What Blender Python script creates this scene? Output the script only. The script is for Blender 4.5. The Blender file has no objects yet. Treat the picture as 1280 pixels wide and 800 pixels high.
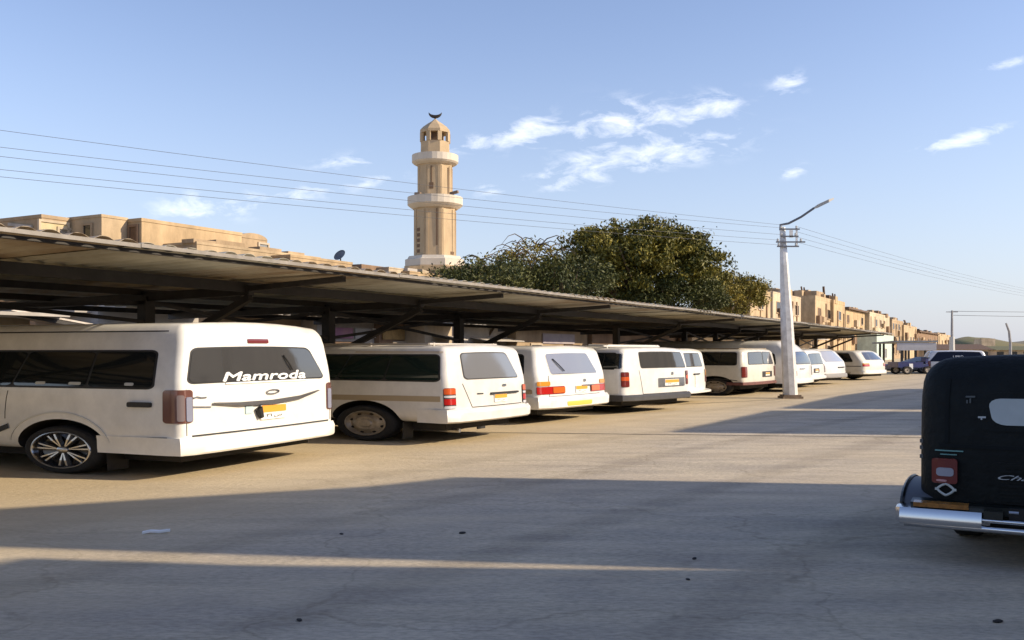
import bpy, bmesh, math, random
from mathutils import Vector, Matrix, noise
R = math.radians
random.seed(7)
scene = bpy.context.scene
COL = scene.collection

# ------------------------------------------------------------------ camera
CAMH, F, HOR = 1.25, 1200.0, 440.0       # eye height, focal length and horizon row of the 1280x800 photograph
cam_d = bpy.data.cameras.new('camera')
cam_d.sensor_width = 36; cam_d.lens = F / 1280 * 36
cam_d.shift_y = (HOR - 400) / 1280
cam_d.clip_start = 0.05; cam_d.clip_end = 6000
cam = bpy.data.objects.new('camera', cam_d); COL.objects.link(cam)
cam.location = (0, 0, CAMH); cam.rotation_euler = (R(90), 0, 0)
scene.camera = cam
scene.render.resolution_x, scene.render.resolution_y = 1024, 640

# ------------------------------------------------------------------ light
SUN_H = Vector((0.990, -0.140, 0)).normalized()      # horizontal direction towards the sun
SUN_EL = R(26.0)
sun_d = bpy.data.lights.new('sun', 'SUN'); sun_d.energy = 3.05; sun_d.angle = R(0.55)
sun_d.color = (1.0, 0.84, 0.62)
sun = bpy.data.objects.new('sun', sun_d); COL.objects.link(sun)
to_sun = Vector((SUN_H.x * math.cos(SUN_EL), SUN_H.y * math.cos(SUN_EL), math.sin(SUN_EL)))
sun.rotation_euler = to_sun.to_track_quat('Z', 'Y').to_euler()
sun.location = to_sun * 60

world = bpy.data.worlds.new('World'); scene.world = world; world.use_nodes = True
wt = world.node_tree; wn, wl = wt.nodes, wt.links
wn.clear()
w_out = wn.new('ShaderNodeOutputWorld'); w_bg = wn.new('ShaderNodeBackground')
w_bg.inputs['Strength'].default_value = 0.112
sky = wn.new('ShaderNodeTexSky'); sky.sky_type = 'NISHITA'; sky.sun_disc = False
sky.sun_elevation = SUN_EL; sky.sun_rotation = math.atan2(SUN_H.x, SUN_H.y)
sky.air_density = 1.0; sky.dust_density = 0.5; sky.ozone_density = 1.8; sky.altitude = 50

def wmath(op, a, b=None, clamp=False):
    n = wn.new('ShaderNodeMath'); n.operation = op; n.use_clamp = clamp
    for i, v in enumerate((a, b)):
        if v is None: continue
        if isinstance(v, (int, float)): n.inputs[i].default_value = v
        else: wl.new(v, n.inputs[i])
    return n.outputs[0]

def world_clouds():
    """thin fair-weather wisps: soft patches by compass bearing and height, torn by noise"""
    tc = wn.new('ShaderNodeTexCoord'); sep = wn.new('ShaderNodeSeparateXYZ')
    wl.new(tc.outputs['Generated'], sep.inputs[0])
    az = wmath('ARCTAN2', sep.outputs[0], sep.outputs[1])
    el = wmath('ARCSINE', sep.outputs[2])
    comb = wn.new('ShaderNodeCombineXYZ'); wl.new(az, comb.inputs[0]); wl.new(el, comb.inputs[1])
    nz = wn.new('ShaderNodeTexNoise'); nz.inputs['Scale'].default_value = 30; nz.inputs['Detail'].default_value = 9
    nz.inputs['Roughness'].default_value = 0.62; nz.inputs['Distortion'].default_value = 0.35
    mp = wn.new('ShaderNodeMapping'); mp.inputs['Scale'].default_value = (0.75, 1.9, 1); mp.inputs['Rotation'].default_value = (0, 0, R(-12))
    wl.new(comb.outputs[0], mp.inputs['Vector']); wl.new(mp.outputs[0], nz.inputs['Vector'])
    blobs = [(265,257,62,15,.85), (388,241,40,8,.75), (436,203,40,9,.6), (600,178,48,10,.7), (660,164,36,17,.9),
             (716,218,46,16,1), (772,156,66,24,1), (838,190,82,15,1.15), (890,135,38,17,.85), (986,105,19,11,1.05),
             (991,214,15,6,1.1), (1186,180,28,6,1.2), (1224,170,28,8,1.2), (1256,80,30,5,.6), (610,236,22,10,.65),
             (470,226,40,8,.5), (760,182,14,4,.8)]
    for k in range(26):                      # the same kind of wisps all round the sky
        a = random.uniform(0.62, 2 * math.pi - 0.62); e = random.uniform(.09, .6)
        blobs.append((None, a, e, random.uniform(.02, .08), random.uniform(.008, .022), random.uniform(.6, 1.1)))
    total = None
    for b in blobs:
        if b[0] is None:
            _, a0, e0, ra, re, s = b
            if a0 > math.pi: a0 -= 2 * math.pi
        else:
            px, py, rx, ry, s = b
            tx, tz = (px - 640) / F, (HOR - py) / F
            a0 = math.atan2(tx, 1); e0 = math.atan2(tz, math.hypot(tx, 1)); ra, re = rx / F * .80, ry / F * .85
        dx = wmath('DIVIDE', wmath('SUBTRACT', az, a0), ra)
        de = wmath('DIVIDE', wmath('SUBTRACT', wmath('ADD', el, wmath('MULTIPLY', wmath('SUBTRACT', az, a0), -.12)), e0), re)
        d2 = wmath('ADD', wmath('MULTIPLY', dx, dx), wmath('MULTIPLY', de, de))
        g = wmath('MULTIPLY', wmath('POWER', 2.718, wmath('MULTIPLY', d2, -0.75)), s)
        total = g if total is None else wmath('ADD', total, g)
    dens = wmath('SUBTRACT', wmath('ADD', wmath('MULTIPLY', total, .30), wmath('MULTIPLY', nz.outputs[0], 1.9)), 1.02)
    dens = wmath('MULTIPLY', dens, wmath('MULTIPLY', total, 2.2, True))
    return wmath('MULTIPLY', dens, 1.7, True)

cl = world_clouds()
cmix = wn.new('ShaderNodeMix'); cmix.data_type = 'RGBA'
wl.new(wmath('MULTIPLY', cl, 0.50), cmix.inputs['Factor'])
tint = wn.new('ShaderNodeMix'); tint.data_type = 'RGBA'; tint.blend_type = 'MULTIPLY'; tint.inputs['Factor'].default_value = 1.0
wl.new(sky.outputs[0], tint.inputs['A']); tint.inputs['B'].default_value = (1.02, .90, .94, 1)
# pale blue haze low over the horizon, the same all round
tcg = wn.new('ShaderNodeTexCoord'); spg = wn.new('ShaderNodeSeparateXYZ'); wl.new(tcg.outputs['Generated'], spg.inputs[0])
lowf = wmath('POWER', wmath('SUBTRACT', 1.0, wmath('DIVIDE', wmath('ABSOLUTE', spg.outputs[2]), .34, True), True), 1.6)
hz = wn.new('ShaderNodeMix'); hz.data_type = 'RGBA'; wl.new(wmath('MULTIPLY', lowf, .80), hz.inputs['Factor'])
wl.new(tint.outputs['Result'], hz.inputs['A']); hz.inputs['B'].default_value = (2.45, 2.85, 3.60, 1)
wl.new(hz.outputs['Result'], cmix.inputs['A']); cmix.inputs['B'].default_value = (9.0, 8.8, 8.6, 1)
wl.new(cmix.outputs['Result'], w_bg.inputs['Color']); wl.new(w_bg.outputs[0], w_out.inputs[0])

vs = scene.view_settings
vs.view_transform = 'Standard'; vs.look = 'None'; vs.exposure = 0.95; vs.gamma = 1.0; vs.use_curve_mapping = False
scene.cycles.max_bounces = 8; scene.cycles.use_denoising = True

# ------------------------------------------------------------------ helpers: placing
UX, UY = 0.4859, 0.8740                     # u runs along the parking row, v into it (left and away from the road)
def UV(u, v, z=0.0): return Vector((UX * u - UY * v, UY * u + UX * v, z))
ROWZ = math.atan2(UY, UX)                   # local x -> u, local y -> v
def atpx(px, Y, z=0.0): return Vector(((px - 640) / F * Y, Y, z))
def zpx(py, Y): return CAMH - (py - HOR) * Y / F
def u_of(px, V):
    t = (px - 640) / F; Y = V / (UX - UY * t)
    return Y * (UX * t + UY), Y

# ------------------------------------------------------------------ helpers: materials
MATS = {}
def mat(name, col, rough=.6, metal=0.0, var=0.0, vscale=6.0, bump=0.0, bscale=40.0, spec=.5, coat=0.0, col2=None, stretch=None,
        ior=None, emit=None, detail=6.0, trans=0.0, thresh=None):
    if name in MATS: return MATS[name]
    m = bpy.data.materials.new(name); m.use_nodes = True
    nt = m.node_tree; b = nt.nodes['Principled BSDF']
    b.inputs['Base Color'].default_value = (*col, 1); b.inputs['Roughness'].default_value = rough
    b.inputs['Metallic'].default_value = metal; b.inputs['Specular IOR Level'].default_value = spec
    b.inputs['Coat Weight'].default_value = coat; b.inputs['Coat Roughness'].default_value = .06
    if ior: b.inputs['IOR'].default_value = ior
    if trans: b.inputs['Transmission Weight'].default_value = trans
    if emit:
        b.inputs['Emission Color'].default_value = (*emit[:3], 1); b.inputs['Emission Strength'].default_value = emit[3]
    if var or col2 or bump:
        tc = nt.nodes.new('ShaderNodeTexCoord'); mp = nt.nodes.new('ShaderNodeMapping')
        nt.links.new(tc.outputs['Object'], mp.inputs['Vector'])
        if stretch: mp.inputs['Scale'].default_value = stretch
    if var or col2:
        n = nt.nodes.new('ShaderNodeTexNoise'); n.inputs['Scale'].default_value = vscale; n.inputs['Detail'].default_value = detail
        n.inputs['Roughness'].default_value = .65
        nt.links.new(mp.outputs[0], n.inputs['Vector'])
        rmp = nt.nodes.new('ShaderNodeValToRGB'); nt.links.new(n.outputs[0], rmp.inputs[0])
        c2 = col2 or tuple(c * (1 - var) for c in col); c1 = tuple(min(1, c * (1 + var * .6)) for c in col)
        lo, hi = thresh or (.34, .66)
        rmp.color_ramp.elements[0].position = lo; rmp.color_ramp.elements[0].color = (*c2, 1)
        rmp.color_ramp.elements[1].position = hi; rmp.color_ramp.elements[1].color = (*c1, 1)
        nt.links.new(rmp.outputs[0], b.inputs['Base Color'])
    if bump:
        n2 = nt.nodes.new('ShaderNodeTexNoise'); n2.inputs['Scale'].default_value = bscale; n2.inputs['Detail'].default_value = 5
        nt.links.new(mp.outputs[0], n2.inputs['Vector'])
        bp = nt.nodes.new('ShaderNodeBump'); bp.inputs['Strength'].default_value = bump; bp.inputs['Distance'].default_value = .02
        nt.links.new(n2.outputs[0], bp.inputs['Height']); nt.links.new(bp.outputs[0], b.inputs['Normal'])
    MATS[name] = m
    return m

def ground_material():
    m = bpy.data.materials.new('dusty_asphalt'); m.use_nodes = True
    nt = m.node_tree; N, L = nt.nodes, nt.links; b = N['Principled BSDF']
    tc = N.new('ShaderNodeTexCoord')
    def nz(scale, detail, rough, sc=(1, 1, 1), rot=0, dist=0):
        mp = N.new('ShaderNodeMapping'); mp.inputs['Scale'].default_value = sc; mp.inputs['Rotation'].default_value = (0, 0, rot)
        L.new(tc.outputs['Object'], mp.inputs[0])
        n = N.new('ShaderNodeTexNoise'); n.inputs['Scale'].default_value = scale; n.inputs['Detail'].default_value = detail
        n.inputs['Roughness'].default_value = rough; n.inputs['Distortion'].default_value = dist
        L.new(mp.outputs[0], n.inputs['Vector']); return n.outputs[0]
    def ramp(x, a, ca, bb, cb):
        r = N.new('ShaderNodeValToRGB'); L.new(x, r.inputs[0])
        r.color_ramp.elements[0].position = a; r.color_ramp.elements[0].color = (*ca, 1)
        r.color_ramp.elements[1].position = bb; r.color_ramp.elements[1].color = (*cb, 1); return r.outputs[0]
    def mix(kind, f, a, bb):
        x = N.new('ShaderNodeMix'); x.data_type = 'RGBA'; x.blend_type = kind
        for s, v in (('Factor', f), ('A', a), ('B', bb)):
            if isinstance(v, (int, float)): x.inputs[s].default_value = v
            else: L.new(v, x.inputs[s])
        return x.outputs['Result']
    row = -ROWZ
    big = ramp(nz(.22, 4, .55, (1, 1.6, 1), row), .32, (.555, .480, .375), .68, (.625, .550, .435))
    patches = ramp(nz(.9, 6, .6, (1, 2.6, 1), row, .5), .36, (.78, .78, .80), .64, (1.05, 1.04, 1.0))
    c = mix('MULTIPLY', 1.0, big, patches)
    streak = ramp(nz(2.2, 7, .7, (.16, 1.9, 1), R(8)), .33, (.83, .82, .80), .62, (1.04, 1.03, 1.02))
    c = mix('MULTIPLY', .8, c, streak)
    grit = ramp(nz(38, 3, .6, (.5, 1, 1), R(8)), .30, (.72, .72, .72), .62, (1.06, 1.06, 1.05))
    c = mix('MULTIPLY', .95, c, grit)
    speck = ramp(nz(95, 2, .5), .24, (.45, .43, .42), .34, (1, 1, 1)); c = mix('MULTIPLY', .8, c, speck)
    # faint tyre tracks swept along the yard
    mpw = N.new('ShaderNodeMapping'); mpw.inputs['Rotation'].default_value = (0, 0, -ROWZ + .10); L.new(tc.outputs['Object'], mpw.inputs[0])
    wv = N.new('ShaderNodeTexWave'); wv.wave_type = 'BANDS'; wv.bands_direction = 'Y'; wv.inputs['Scale'].default_value = .19; wv.inputs['Distortion'].default_value = 3.5; wv.inputs['Detail'].default_value = 3; wv.inputs['Detail Scale'].default_value = .35
    L.new(mpw.outputs[0], wv.inputs['Vector'])
    c = mix('MULTIPLY', .55, c, ramp(wv.outputs['Fac'], .03, (.74, .73, .72), .16, (1, 1, 1)))
    # hairline cracks
    vo = N.new('ShaderNodeTexVoronoi'); vo.feature = 'DISTANCE_TO_EDGE'; vo.inputs['Scale'].default_value = .33
    dw = N.new('ShaderNodeVectorMath'); dw.operation = 'MULTIPLY_ADD'; nn_ = N.new('ShaderNodeTexNoise'); nn_.inputs['Scale'].default_value = 1.3; nn_.inputs['Detail'].default_value = 5
    L.new(tc.outputs['Object'], nn_.inputs['Vector']); L.new(nn_.outputs['Color'], dw.inputs[0]); dw.inputs[1].default_value = (1.6, 1.6, 0); L.new(tc.outputs['Object'], dw.inputs[2]); L.new(dw.outputs[0], vo.inputs['Vector'])
    c = mix('MULTIPLY', .42, c, ramp(vo.outputs['Distance'], .002, (.55, .53, .5), .009, (1, 1, 1)))
    oil = ramp(nz(.55, 5, .7, (1, 1, 1), .4, .8), .66, (1, 1, 1), .78, (.66, .65, .64))
    c = mix('MULTIPLY', .8, c, oil)
    sand = ramp(nz(.35, 6, .65, (1, 2.2, 1), row, .4), .50, (0, 0, 0), .74, (.55, .55, .55))
    sm = N.new('ShaderNodeMix'); sm.data_type = 'RGBA'; L.new(sand, sm.inputs['Factor']); L.new(c, sm.inputs['A'])
    sm.inputs['B'].default_value = (.56, .465, .325, 1)
    # golden sunlit tone painted into the sand colour along the parking row
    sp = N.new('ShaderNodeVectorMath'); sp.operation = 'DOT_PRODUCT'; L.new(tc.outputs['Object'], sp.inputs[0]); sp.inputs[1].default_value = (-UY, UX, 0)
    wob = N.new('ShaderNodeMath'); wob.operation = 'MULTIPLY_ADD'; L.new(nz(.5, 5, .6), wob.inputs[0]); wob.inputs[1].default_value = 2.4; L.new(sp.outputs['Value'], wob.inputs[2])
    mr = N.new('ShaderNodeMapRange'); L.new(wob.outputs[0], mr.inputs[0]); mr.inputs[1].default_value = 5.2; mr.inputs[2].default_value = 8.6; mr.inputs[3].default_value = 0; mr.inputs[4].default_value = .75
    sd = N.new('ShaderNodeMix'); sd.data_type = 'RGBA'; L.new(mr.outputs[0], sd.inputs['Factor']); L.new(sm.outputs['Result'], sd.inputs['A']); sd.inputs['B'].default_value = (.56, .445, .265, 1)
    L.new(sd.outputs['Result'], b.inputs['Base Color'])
    b.inputs['Roughness'].default_value = .9; b.inputs['Specular IOR Level'].default_value = .25
    add = N.new('ShaderNodeMath'); add.operation = 'ADD'
    L.new(nz(26, 6, .7, (.55, 1, 1), R(8)), add.inputs[0]); L.new(nz(3, 4, .6, (.5, 1.4, 1), R(8)), add.inputs[1])
    bp = N.new('ShaderNodeBump'); bp.inputs['Strength'].default_value = .55; bp.inputs['Distance'].default_value = .025
    L.new(add.outputs[0], bp.inputs['Height']); L.new(bp.outputs[0], b.inputs['Normal'])
    return m

WHITE = lambda n, c=(.74, .735, .70): mat(n, c, .32, 0, .06, 3.0, coat=.5, col2=tuple(x * .86 for x in c), spec=.4)
GLASS = mat('tinted_glass', (.010, .013, .014), .04, 0, spec=.55, ior=1.6, coat=.4)
MIRR = mat('mirror_film_glass', (.07, .07, .072), .05, .25, spec=.7, ior=1.75, coat=.5, bump=.05, bscale=3.0)
BLACK = mat('black_plastic', (.018, .018, .019), .5, 0, .15)
RUBBER = mat('tyre_rubber', (.020, .019, .018), .85, 0, .35, 14, .2, 60)
SEAM = mat('panel_gap', (.03, .03, .03), .8)
RED = mat('red_lens', (.42, .012, .010), .18, 0, spec=.6, coat=.6)
DRED = mat('dark_red_lens', (.16, .02, .016), .18, 0, spec=.6, coat=.6)
AMBER = mat('amber_lens', (.62, .26, .03), .2, 0, spec=.6, coat=.6)
CLEAR = mat('clear_lens', (.55, .55, .58), .15, 0, spec=.7, coat=.8)
CHROME = mat('chrome', (.62, .63, .65), .14, 1.0)
DCHROME = mat('dull_chrome', (.50, .50, .51), .32, 1.0, .2, 8)
ORANGE = mat('orange_plate', (.78, .33, .03), .5)
PLATEW = mat('white_plate', (.78, .78, .74), .5)
INK = mat('black_ink', (.02, .02, .02), .6)
DECAL = mat('white_decal', (.85, .86, .85), .5)
UNDER = mat('underbody', (.02, .018, .016), .9, 0, .3)
STEELRIM = mat('steel_wheel', (.42, .36, .28), .5, .4, .35, 9)
ALLOY = mat('machined_alloy', (.60, .60, .60), .25, .9)
GLOSSB = mat('gloss_black', (.012, .012, .013), .2, 0, coat=.6)
STEEL = mat('dark_painted_steel', (.030, .026, .024), .6, 0, .35, 5)
SHEET = mat('galvanised_sheet', (.44, .42, .35), .6, .05, .22, 2.4, col2=(.30, .275, .21), stretch=(1, .35, 1))
SHEET2 = mat('older_sheet', (.36, .335, .27), .65, .05, .3, 2.0, col2=(.23, .20, .15), stretch=(1, .35, 1))
SHEET3 = mat('rust_stained_sheet', (.40, .36, .28), .65, .0, .3, 1.6, col2=(.24, .165, .10), stretch=(1, .3, 1))
FASCIA = mat('pale_fascia', (.27, .245, .215), .6, 0, .3, 5)

# ------------------------------------------------------------------ helpers: objects and meshes
def empty(name, loc=(0, 0, 0), rz=0.0):
    o = bpy.data.objects.new(name, None); COL.objects.link(o)
    o.location = loc; o.rotation_euler = (0, 0, rz); o.empty_display_size = .3
    return o
def tag(o, label=None, cat=None, group=None, kind=None):
    if label: o['label'] = label
    if cat: o['category'] = cat
    if group: o['group'] = group
    if kind: o['kind'] = kind
    return o
def link(name, me, parent=None, loc=None, rz=None):
    o = bpy.data.objects.new(name, me); COL.objects.link(o)
    if parent: o.parent = parent
    if loc is not None: o.location = loc
    if rz is not None: o.rotation_euler = (0, 0, rz)
    return o

class MB:
    def __init__(s): s.v, s.f, s.mi = [], [], []
    def add(s, vs_, fs, mi=0):
        n = len(s.v); s.v += [tuple(v) for v in vs_]
        s.f += [tuple(i + n for i in f) for f in fs]; s.mi += [mi] * len(fs); return s
    def box(s, c, d, rz=0.0, rx=0.0, ry=0.0, mi=0):
        m = Matrix.Translation(c) @ Matrix.Rotation(rz, 4, 'Z') @ Matrix.Rotation(ry, 4, 'Y') @ Matrix.Rotation(rx, 4, 'X')
        h = [x / 2 for x in d]
        vs_ = [m @ Vector((sx * h[0], sy * h[1], sz * h[2])) for sx in (-1, 1) for sy in (-1, 1) for sz in (-1, 1)]
        return s.add(vs_, [(0, 1, 3, 2), (4, 6, 7, 5), (0, 4, 5, 1), (2, 3, 7, 6), (0, 2, 6, 4), (1, 5, 7, 3)], mi)
    def bar(s, p, q, w, h, mi=0):
        p, q = Vector(p), Vector(q); d = (q - p).normalized()
        up = Vector((0, 0, 1)) if abs(d.z) < .95 else Vector((0, 1, 0))
        a = d.cross(up).normalized(); b = a.cross(d)
        vs_ = [e + a * (sx * w / 2) + b * (sy * h / 2) for e in (p, q) for sx, sy in ((-1, -1), (1, -1), (1, 1), (-1, 1))]
        return s.add(vs_, [(3, 2, 1, 0), (4, 5, 6, 7), (0, 1, 5, 4), (1, 2, 6, 5), (2, 3, 7, 6), (3, 0, 4, 7)], mi)
    def tube(s, pts, rad, n=8, mi=0, cap=True):
        pts = [Vector(p) for p in pts]; rs = rad if isinstance(rad, (list, tuple)) else [rad] * len(pts)
        vs_, fs = [], []
        ref = None
        for i, p in enumerate(pts):
            d = (pts[min(i + 1, len(pts) - 1)] - pts[max(i - 1, 0)]).normalized()
            if ref is None: ref = d.cross(Vector((0, 0, 1)) if abs(d.z) < .9 else Vector((1, 0, 0)))
            a = (ref - d * ref.dot(d)).normalized(); b = a.cross(d); ref = a
            for k in range(n):
                t = 2 * math.pi * k / n; vs_.append(p + (a * math.cos(t) + b * math.sin(t)) * rs[i])
        for i in range(len(pts) - 1):
            for k in range(n):
                fs.append((i * n + k, i * n + (k + 1) % n, (i + 1) * n + (k + 1) % n, (i + 1) * n + k))
        if cap: fs += [tuple(range(n))[::-1], tuple(range((len(pts) - 1) * n, len(pts) * n))]
        return s.add(vs_, fs, mi)
    def lathe_x(s, c, prof, ky=1.0, kz=1.0, n=36, sgn=1, mi=0, close=False):
        """profile of (x offset, radius) spun round the local x axis through c"""
        vs_, fs = [], []
        for (dx, r) in prof:
            for k in range(n):
                t = 2 * math.pi * k / n
                vs_.append((c[0] + sgn * dx, c[1] + r * ky * math.cos(t), c[2] + r * kz * math.sin(t)))
        for i in range(len(prof) - 1):
            for k in range(n):
                q = (i * n + k, i * n + (k + 1) % n, (i + 1) * n + (k + 1) % n, (i + 1) * n + k)
                fs.append(q if sgn > 0 else q[::-1])
        return s.add(vs_, fs, mi)
    def lathe_z(s, c, prof, n=24, mi=0, kx=1.0, ky=1.0, a0=0.0):
        vs_, fs = [], []
        for (r, z) in prof:
            for k in range(n):
                t = a0 + 2 * math.pi * k / n
                vs_.append((c[0] + r * kx * math.cos(t), c[1] + r * ky * math.sin(t), c[2] + z))
        for i in range(len(prof) - 1):
            for k in range(n):
                fs.append((i * n + k, i * n + (k + 1) % n, (i + 1) * n + (k + 1) % n, (i + 1) * n + k))
        fs.append(tuple(range((len(prof) - 1) * n, len(prof) * n)))
        fs.append(tuple(range(n))[::-1])
        return s.add(vs_, fs, mi)
    def prism(s, poly, z0, z1, mi=0):
        n = len(poly)
        vs_ = [(x, y, z0) for x, y in poly] + [(x, y, z1) for x, y in poly]
        return s.add(vs_, [tuple(range(n))[::-1], tuple(range(n, 2 * n))] + [(i, (i + 1) % n, n + (i + 1) % n, n + i) for i in range(n)], mi)
    def mesh(s, name, mats, smooth=False, angle=None):
        me = bpy.data.meshes.new(name); me.from_pydata(s.v, [], s.f); me.validate()
        for m in (mats if isinstance(mats, (list, tuple)) else [mats]): me.materials.append(m)
        if any(s.mi) and len(me.polygons) == len(s.mi):
            me.polygons.foreach_set('material_index', s.mi)
        if smooth or angle:
            me.polygons.foreach_set('use_smooth', [True] * len(me.polygons))
            if angle: me.set_sharp_from_angle(angle=R(angle))
        me.update(); return me
    def build(s, name, mats, parent=None, smooth=False, angle=None, loc=None, rz=None):
        return link(name, s.mesh(name, mats, smooth, angle), parent, loc, rz)

def fix_normals(o):
    bm = bmesh.new(); bm.from_mesh(o.data); bmesh.ops.recalc_face_normals(bm, faces=bm.faces); bm.to_mesh(o.data); bm.free(); return o

def glyphs(text, size=1.0, shear=0.0, bold=0.0):
    cu = bpy.data.curves.new('glyphs', 'FONT'); cu.body = text; cu.size = size; cu.shear = shear; cu.offset = bold
    cu.align_x = 'CENTER'; cu.resolution_u = 3
    o = bpy.data.objects.new('glyphs', cu); COL.objects.link(o)
    dg = bpy.context.evaluated_depsgraph_get(); me = bpy.data.meshes.new_from_object(o.evaluated_get(dg))
    vs_ = [v.co.copy() for v in me.vertices]; fs = [tuple(p.vertices) for p in me.polygons]
    bpy.data.objects.remove(o); bpy.data.curves.remove(cu); bpy.data.meshes.remove(me)
    return vs_, fs

def interp(tab, x):
    if x <= tab[0][0]: return tab[0][1]
    for (a, va), (b, vb) in zip(tab, tab[1:]):
        if x <= b:
            t = (x - a) / (b - a); return va + (vb - va) * t
    return tab[-1][1]
def smooth_tab(tab, x):
    e = (tab[-1][0] - tab[0][0]) * .04
    return (interp(tab, x - e) + 2 * interp(tab, x) + interp(tab, x + e)) / 4

# ------------------------------------------------------------------ the shell every vehicle body is wrapped on
class Shell:
    """rounded box, rear at y=0, front at y=L, bent by a rear, a front and a side profile given over height"""
    def __init__(s, W, L, zb, zt, rad=(.14, .14, .12), rear=((0, 0),), front=None, side=((0, 1),), bow=.05, crown=.03, nose=.12):
        s.W, s.L, s.zb, s.zt, s.rad = W, L, zb, zt, rad
        s.rear_t = [tuple(t) for t in rear]; s.front_t = [tuple(t) for t in (front or ((0, L),))]; s.side_t = [tuple(t) for t in side]
        s.bow, s.crown, s.nose = bow, crown, nose
    def deform(s, p):
        x, y, z = p; hw = s.W / 2
        xn = max(-1.2, min(1.2, x / hw)); t = y / s.L
        yr, yf = smooth_tab(s.rear_t, z), smooth_tab(s.front_t, z)
        yy = yr + t * (yf - yr) + s.bow * xn * xn * max(0, 1 - t * 2.5) - s.bow * 2.2 * xn * xn * max(0, (t - .7) / .3)
        fr = smooth_tab(s.side_t, z) * (1 - s.nose * max(0, (t - .72) / .28) ** 2)
        q = max(0, min(1, (z - s.zb) / (s.zt - s.zb)))
        return Vector((x * fr, yy, z + s.crown * (1 - min(1, xn * xn)) * q ** 3))
    def pt(s, x, y, z, off=0.0):
        lo = Vector((-s.W / 2, 0, s.zb)); hi = Vector((s.W / 2, s.L, s.zt)); r = s.rad
        p = Vector((x, y, z))
        inner = Vector([max(lo[i] + r[i], min(hi[i] - r[i], p[i])) for i in range(3)])
        d = Vector([(p[i] - inner[i]) / r[i] for i in range(3)])
        if d.length > 1e-6:
            d.normalize(); p = inner + Vector([d[i] * (r[i] + off) for i in range(3)])
        return s.deform(p)
    def side(s, g): return lambda a, b, off=0.0: s.pt(g * s.W / 2, a, b, off)
    def rear(s): return lambda a, b, off=0.0: s.pt(a, 0, b, off)
    def front(s): return lambda a, b, off=0.0: s.pt(a, s.L, b, off)
    def corner(s, g): return lambda a, b, off=0.0: (s.pt(g * (s.W / 2 - a), 0, b, off) if a >= 0 else s.pt(g * s.W / 2, -a, b, off))
    def body(s, nx=16, ny=40, nz=22):
        def axis(lo, hi, r, n):
            e = [0, .06, .2, .42, .68, 1.0]
            left = [lo + r * t for t in e]; right = [hi - r * t for t in reversed(e)]
            m = max(2, n - 10); mid = [lo + r + (hi - lo - 2 * r) * k / m for k in range(1, m)]
            return left + mid + right
        ax = [axis(-s.W / 2, s.W / 2, s.rad[0], nx), axis(0, s.L, s.rad[1], ny), axis(s.zb, s.zt, s.rad[2], nz)]
        idx, vs_, fs = {}, [], []
        def vid(i, j, k):
            key = (i, j, k)
            if key not in idx:
                idx[key] = len(vs_); vs_.append(s.pt(ax[0][i], ax[1][j], ax[2][k]))
            return idx[key]
        X, Y, Z = (len(a) - 1 for a in ax)
        for i in range(X):
            for j in range(Y):
                fs.append((vid(i, j, 0), vid(i, j + 1, 0), vid(i + 1, j + 1, 0), vid(i + 1, j, 0)))
                fs.append((vid(i, j, Z), vid(i + 1, j, Z), vid(i + 1, j + 1, Z), vid(i, j + 1, Z)))
            for k in range(Z):
                fs.append((vid(i, 0, k), vid(i + 1, 0, k), vid(i + 1, 0, k + 1), vid(i, 0, k + 1)))
                fs.append((vid(i, Y, k), vid(i, Y, k + 1), vid(i + 1, Y, k + 1), vid(i + 1, Y, k)))
        for j in range(Y):
            for k in range(Z):
                fs.append((vid(0, j, k), vid(0, j, k + 1), vid(0, j + 1, k + 1), vid(0, j + 1, k)))
                fs.append((vid(X, j, k), vid(X, j + 1, k), vid(X, j + 1, k + 1), vid(X, j, k + 1)))
        m = MB(); m.add(vs_, fs); return m

def patch(fn, zb, zt, ab, at, rad=(.05, .04), off=.006, nc=10, nr=8, skirt=.02, m=None, mi=0):
    """rounded four-sided panel lying on a shell: bottom edge ab=(a0,a1) at zb, top edge at=(a0,a1) at zt"""
    m = m or MB()
    ra, rb = rad; H = zt - zb
    ts = sorted({0, rb * .07, rb * .3, rb * .65, rb, *[rb + (H - 2 * rb) * k / nr for k in range(1, nr)], H - rb, H - rb * .65, H - rb * .3, H - rb * .07, H})
    rows = []
    for t in ts:
        d = min(t, H - t); ins = 0
        if d < rb: ins = ra * (1 - math.sqrt(max(0, 1 - (1 - d / rb) ** 2)))
        f = t / H; a0 = ab[0] + (at[0] - ab[0]) * f + ins; a1 = ab[1] + (at[1] - ab[1]) * f - ins
        rows.append([(a0 + (a1 - a0) * k / nc, zb + t) for k in range(nc + 1)])
    vs_ = [fn(a, b, off) for row in rows for a, b in row]; w = nc + 1; n = len(rows)
    a_, b_ = rows[n // 2][nc // 2]; o_ = fn(a_, b_, off); out_ = fn(a_, b_, off + .05) - o_
    back = (fn(a_ + .01, b_, off) - o_).cross(fn(a_, b_ + .01, off) - o_).dot(out_) < 0      # keep faces looking outwards
    fs = [(i * w + k, i * w + k + 1, (i + 1) * w + k + 1, (i + 1) * w + k) for i in range(n - 1) for k in range(nc)]
    loop = [k for k in range(w)] + [i * w + nc for i in range(1, n)] + [(n - 1) * w + k for k in range(nc - 1, -1, -1)] + [i * w for i in range(n - 2, 0, -1)]
    if skirt:
        base = len(vs_)
        for q in loop:
            a, b = rows[q // w][q % w]; vs_.append(fn(a, b, off - skirt))
        c = len(loop)
        fs += [(loop[k], base + k, base + (k + 1) % c, loop[(k + 1) % c]) for k in range(c)]
    if back: fs = [f[::-1] for f in fs]
    return m.add(vs_, fs, mi)

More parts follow.
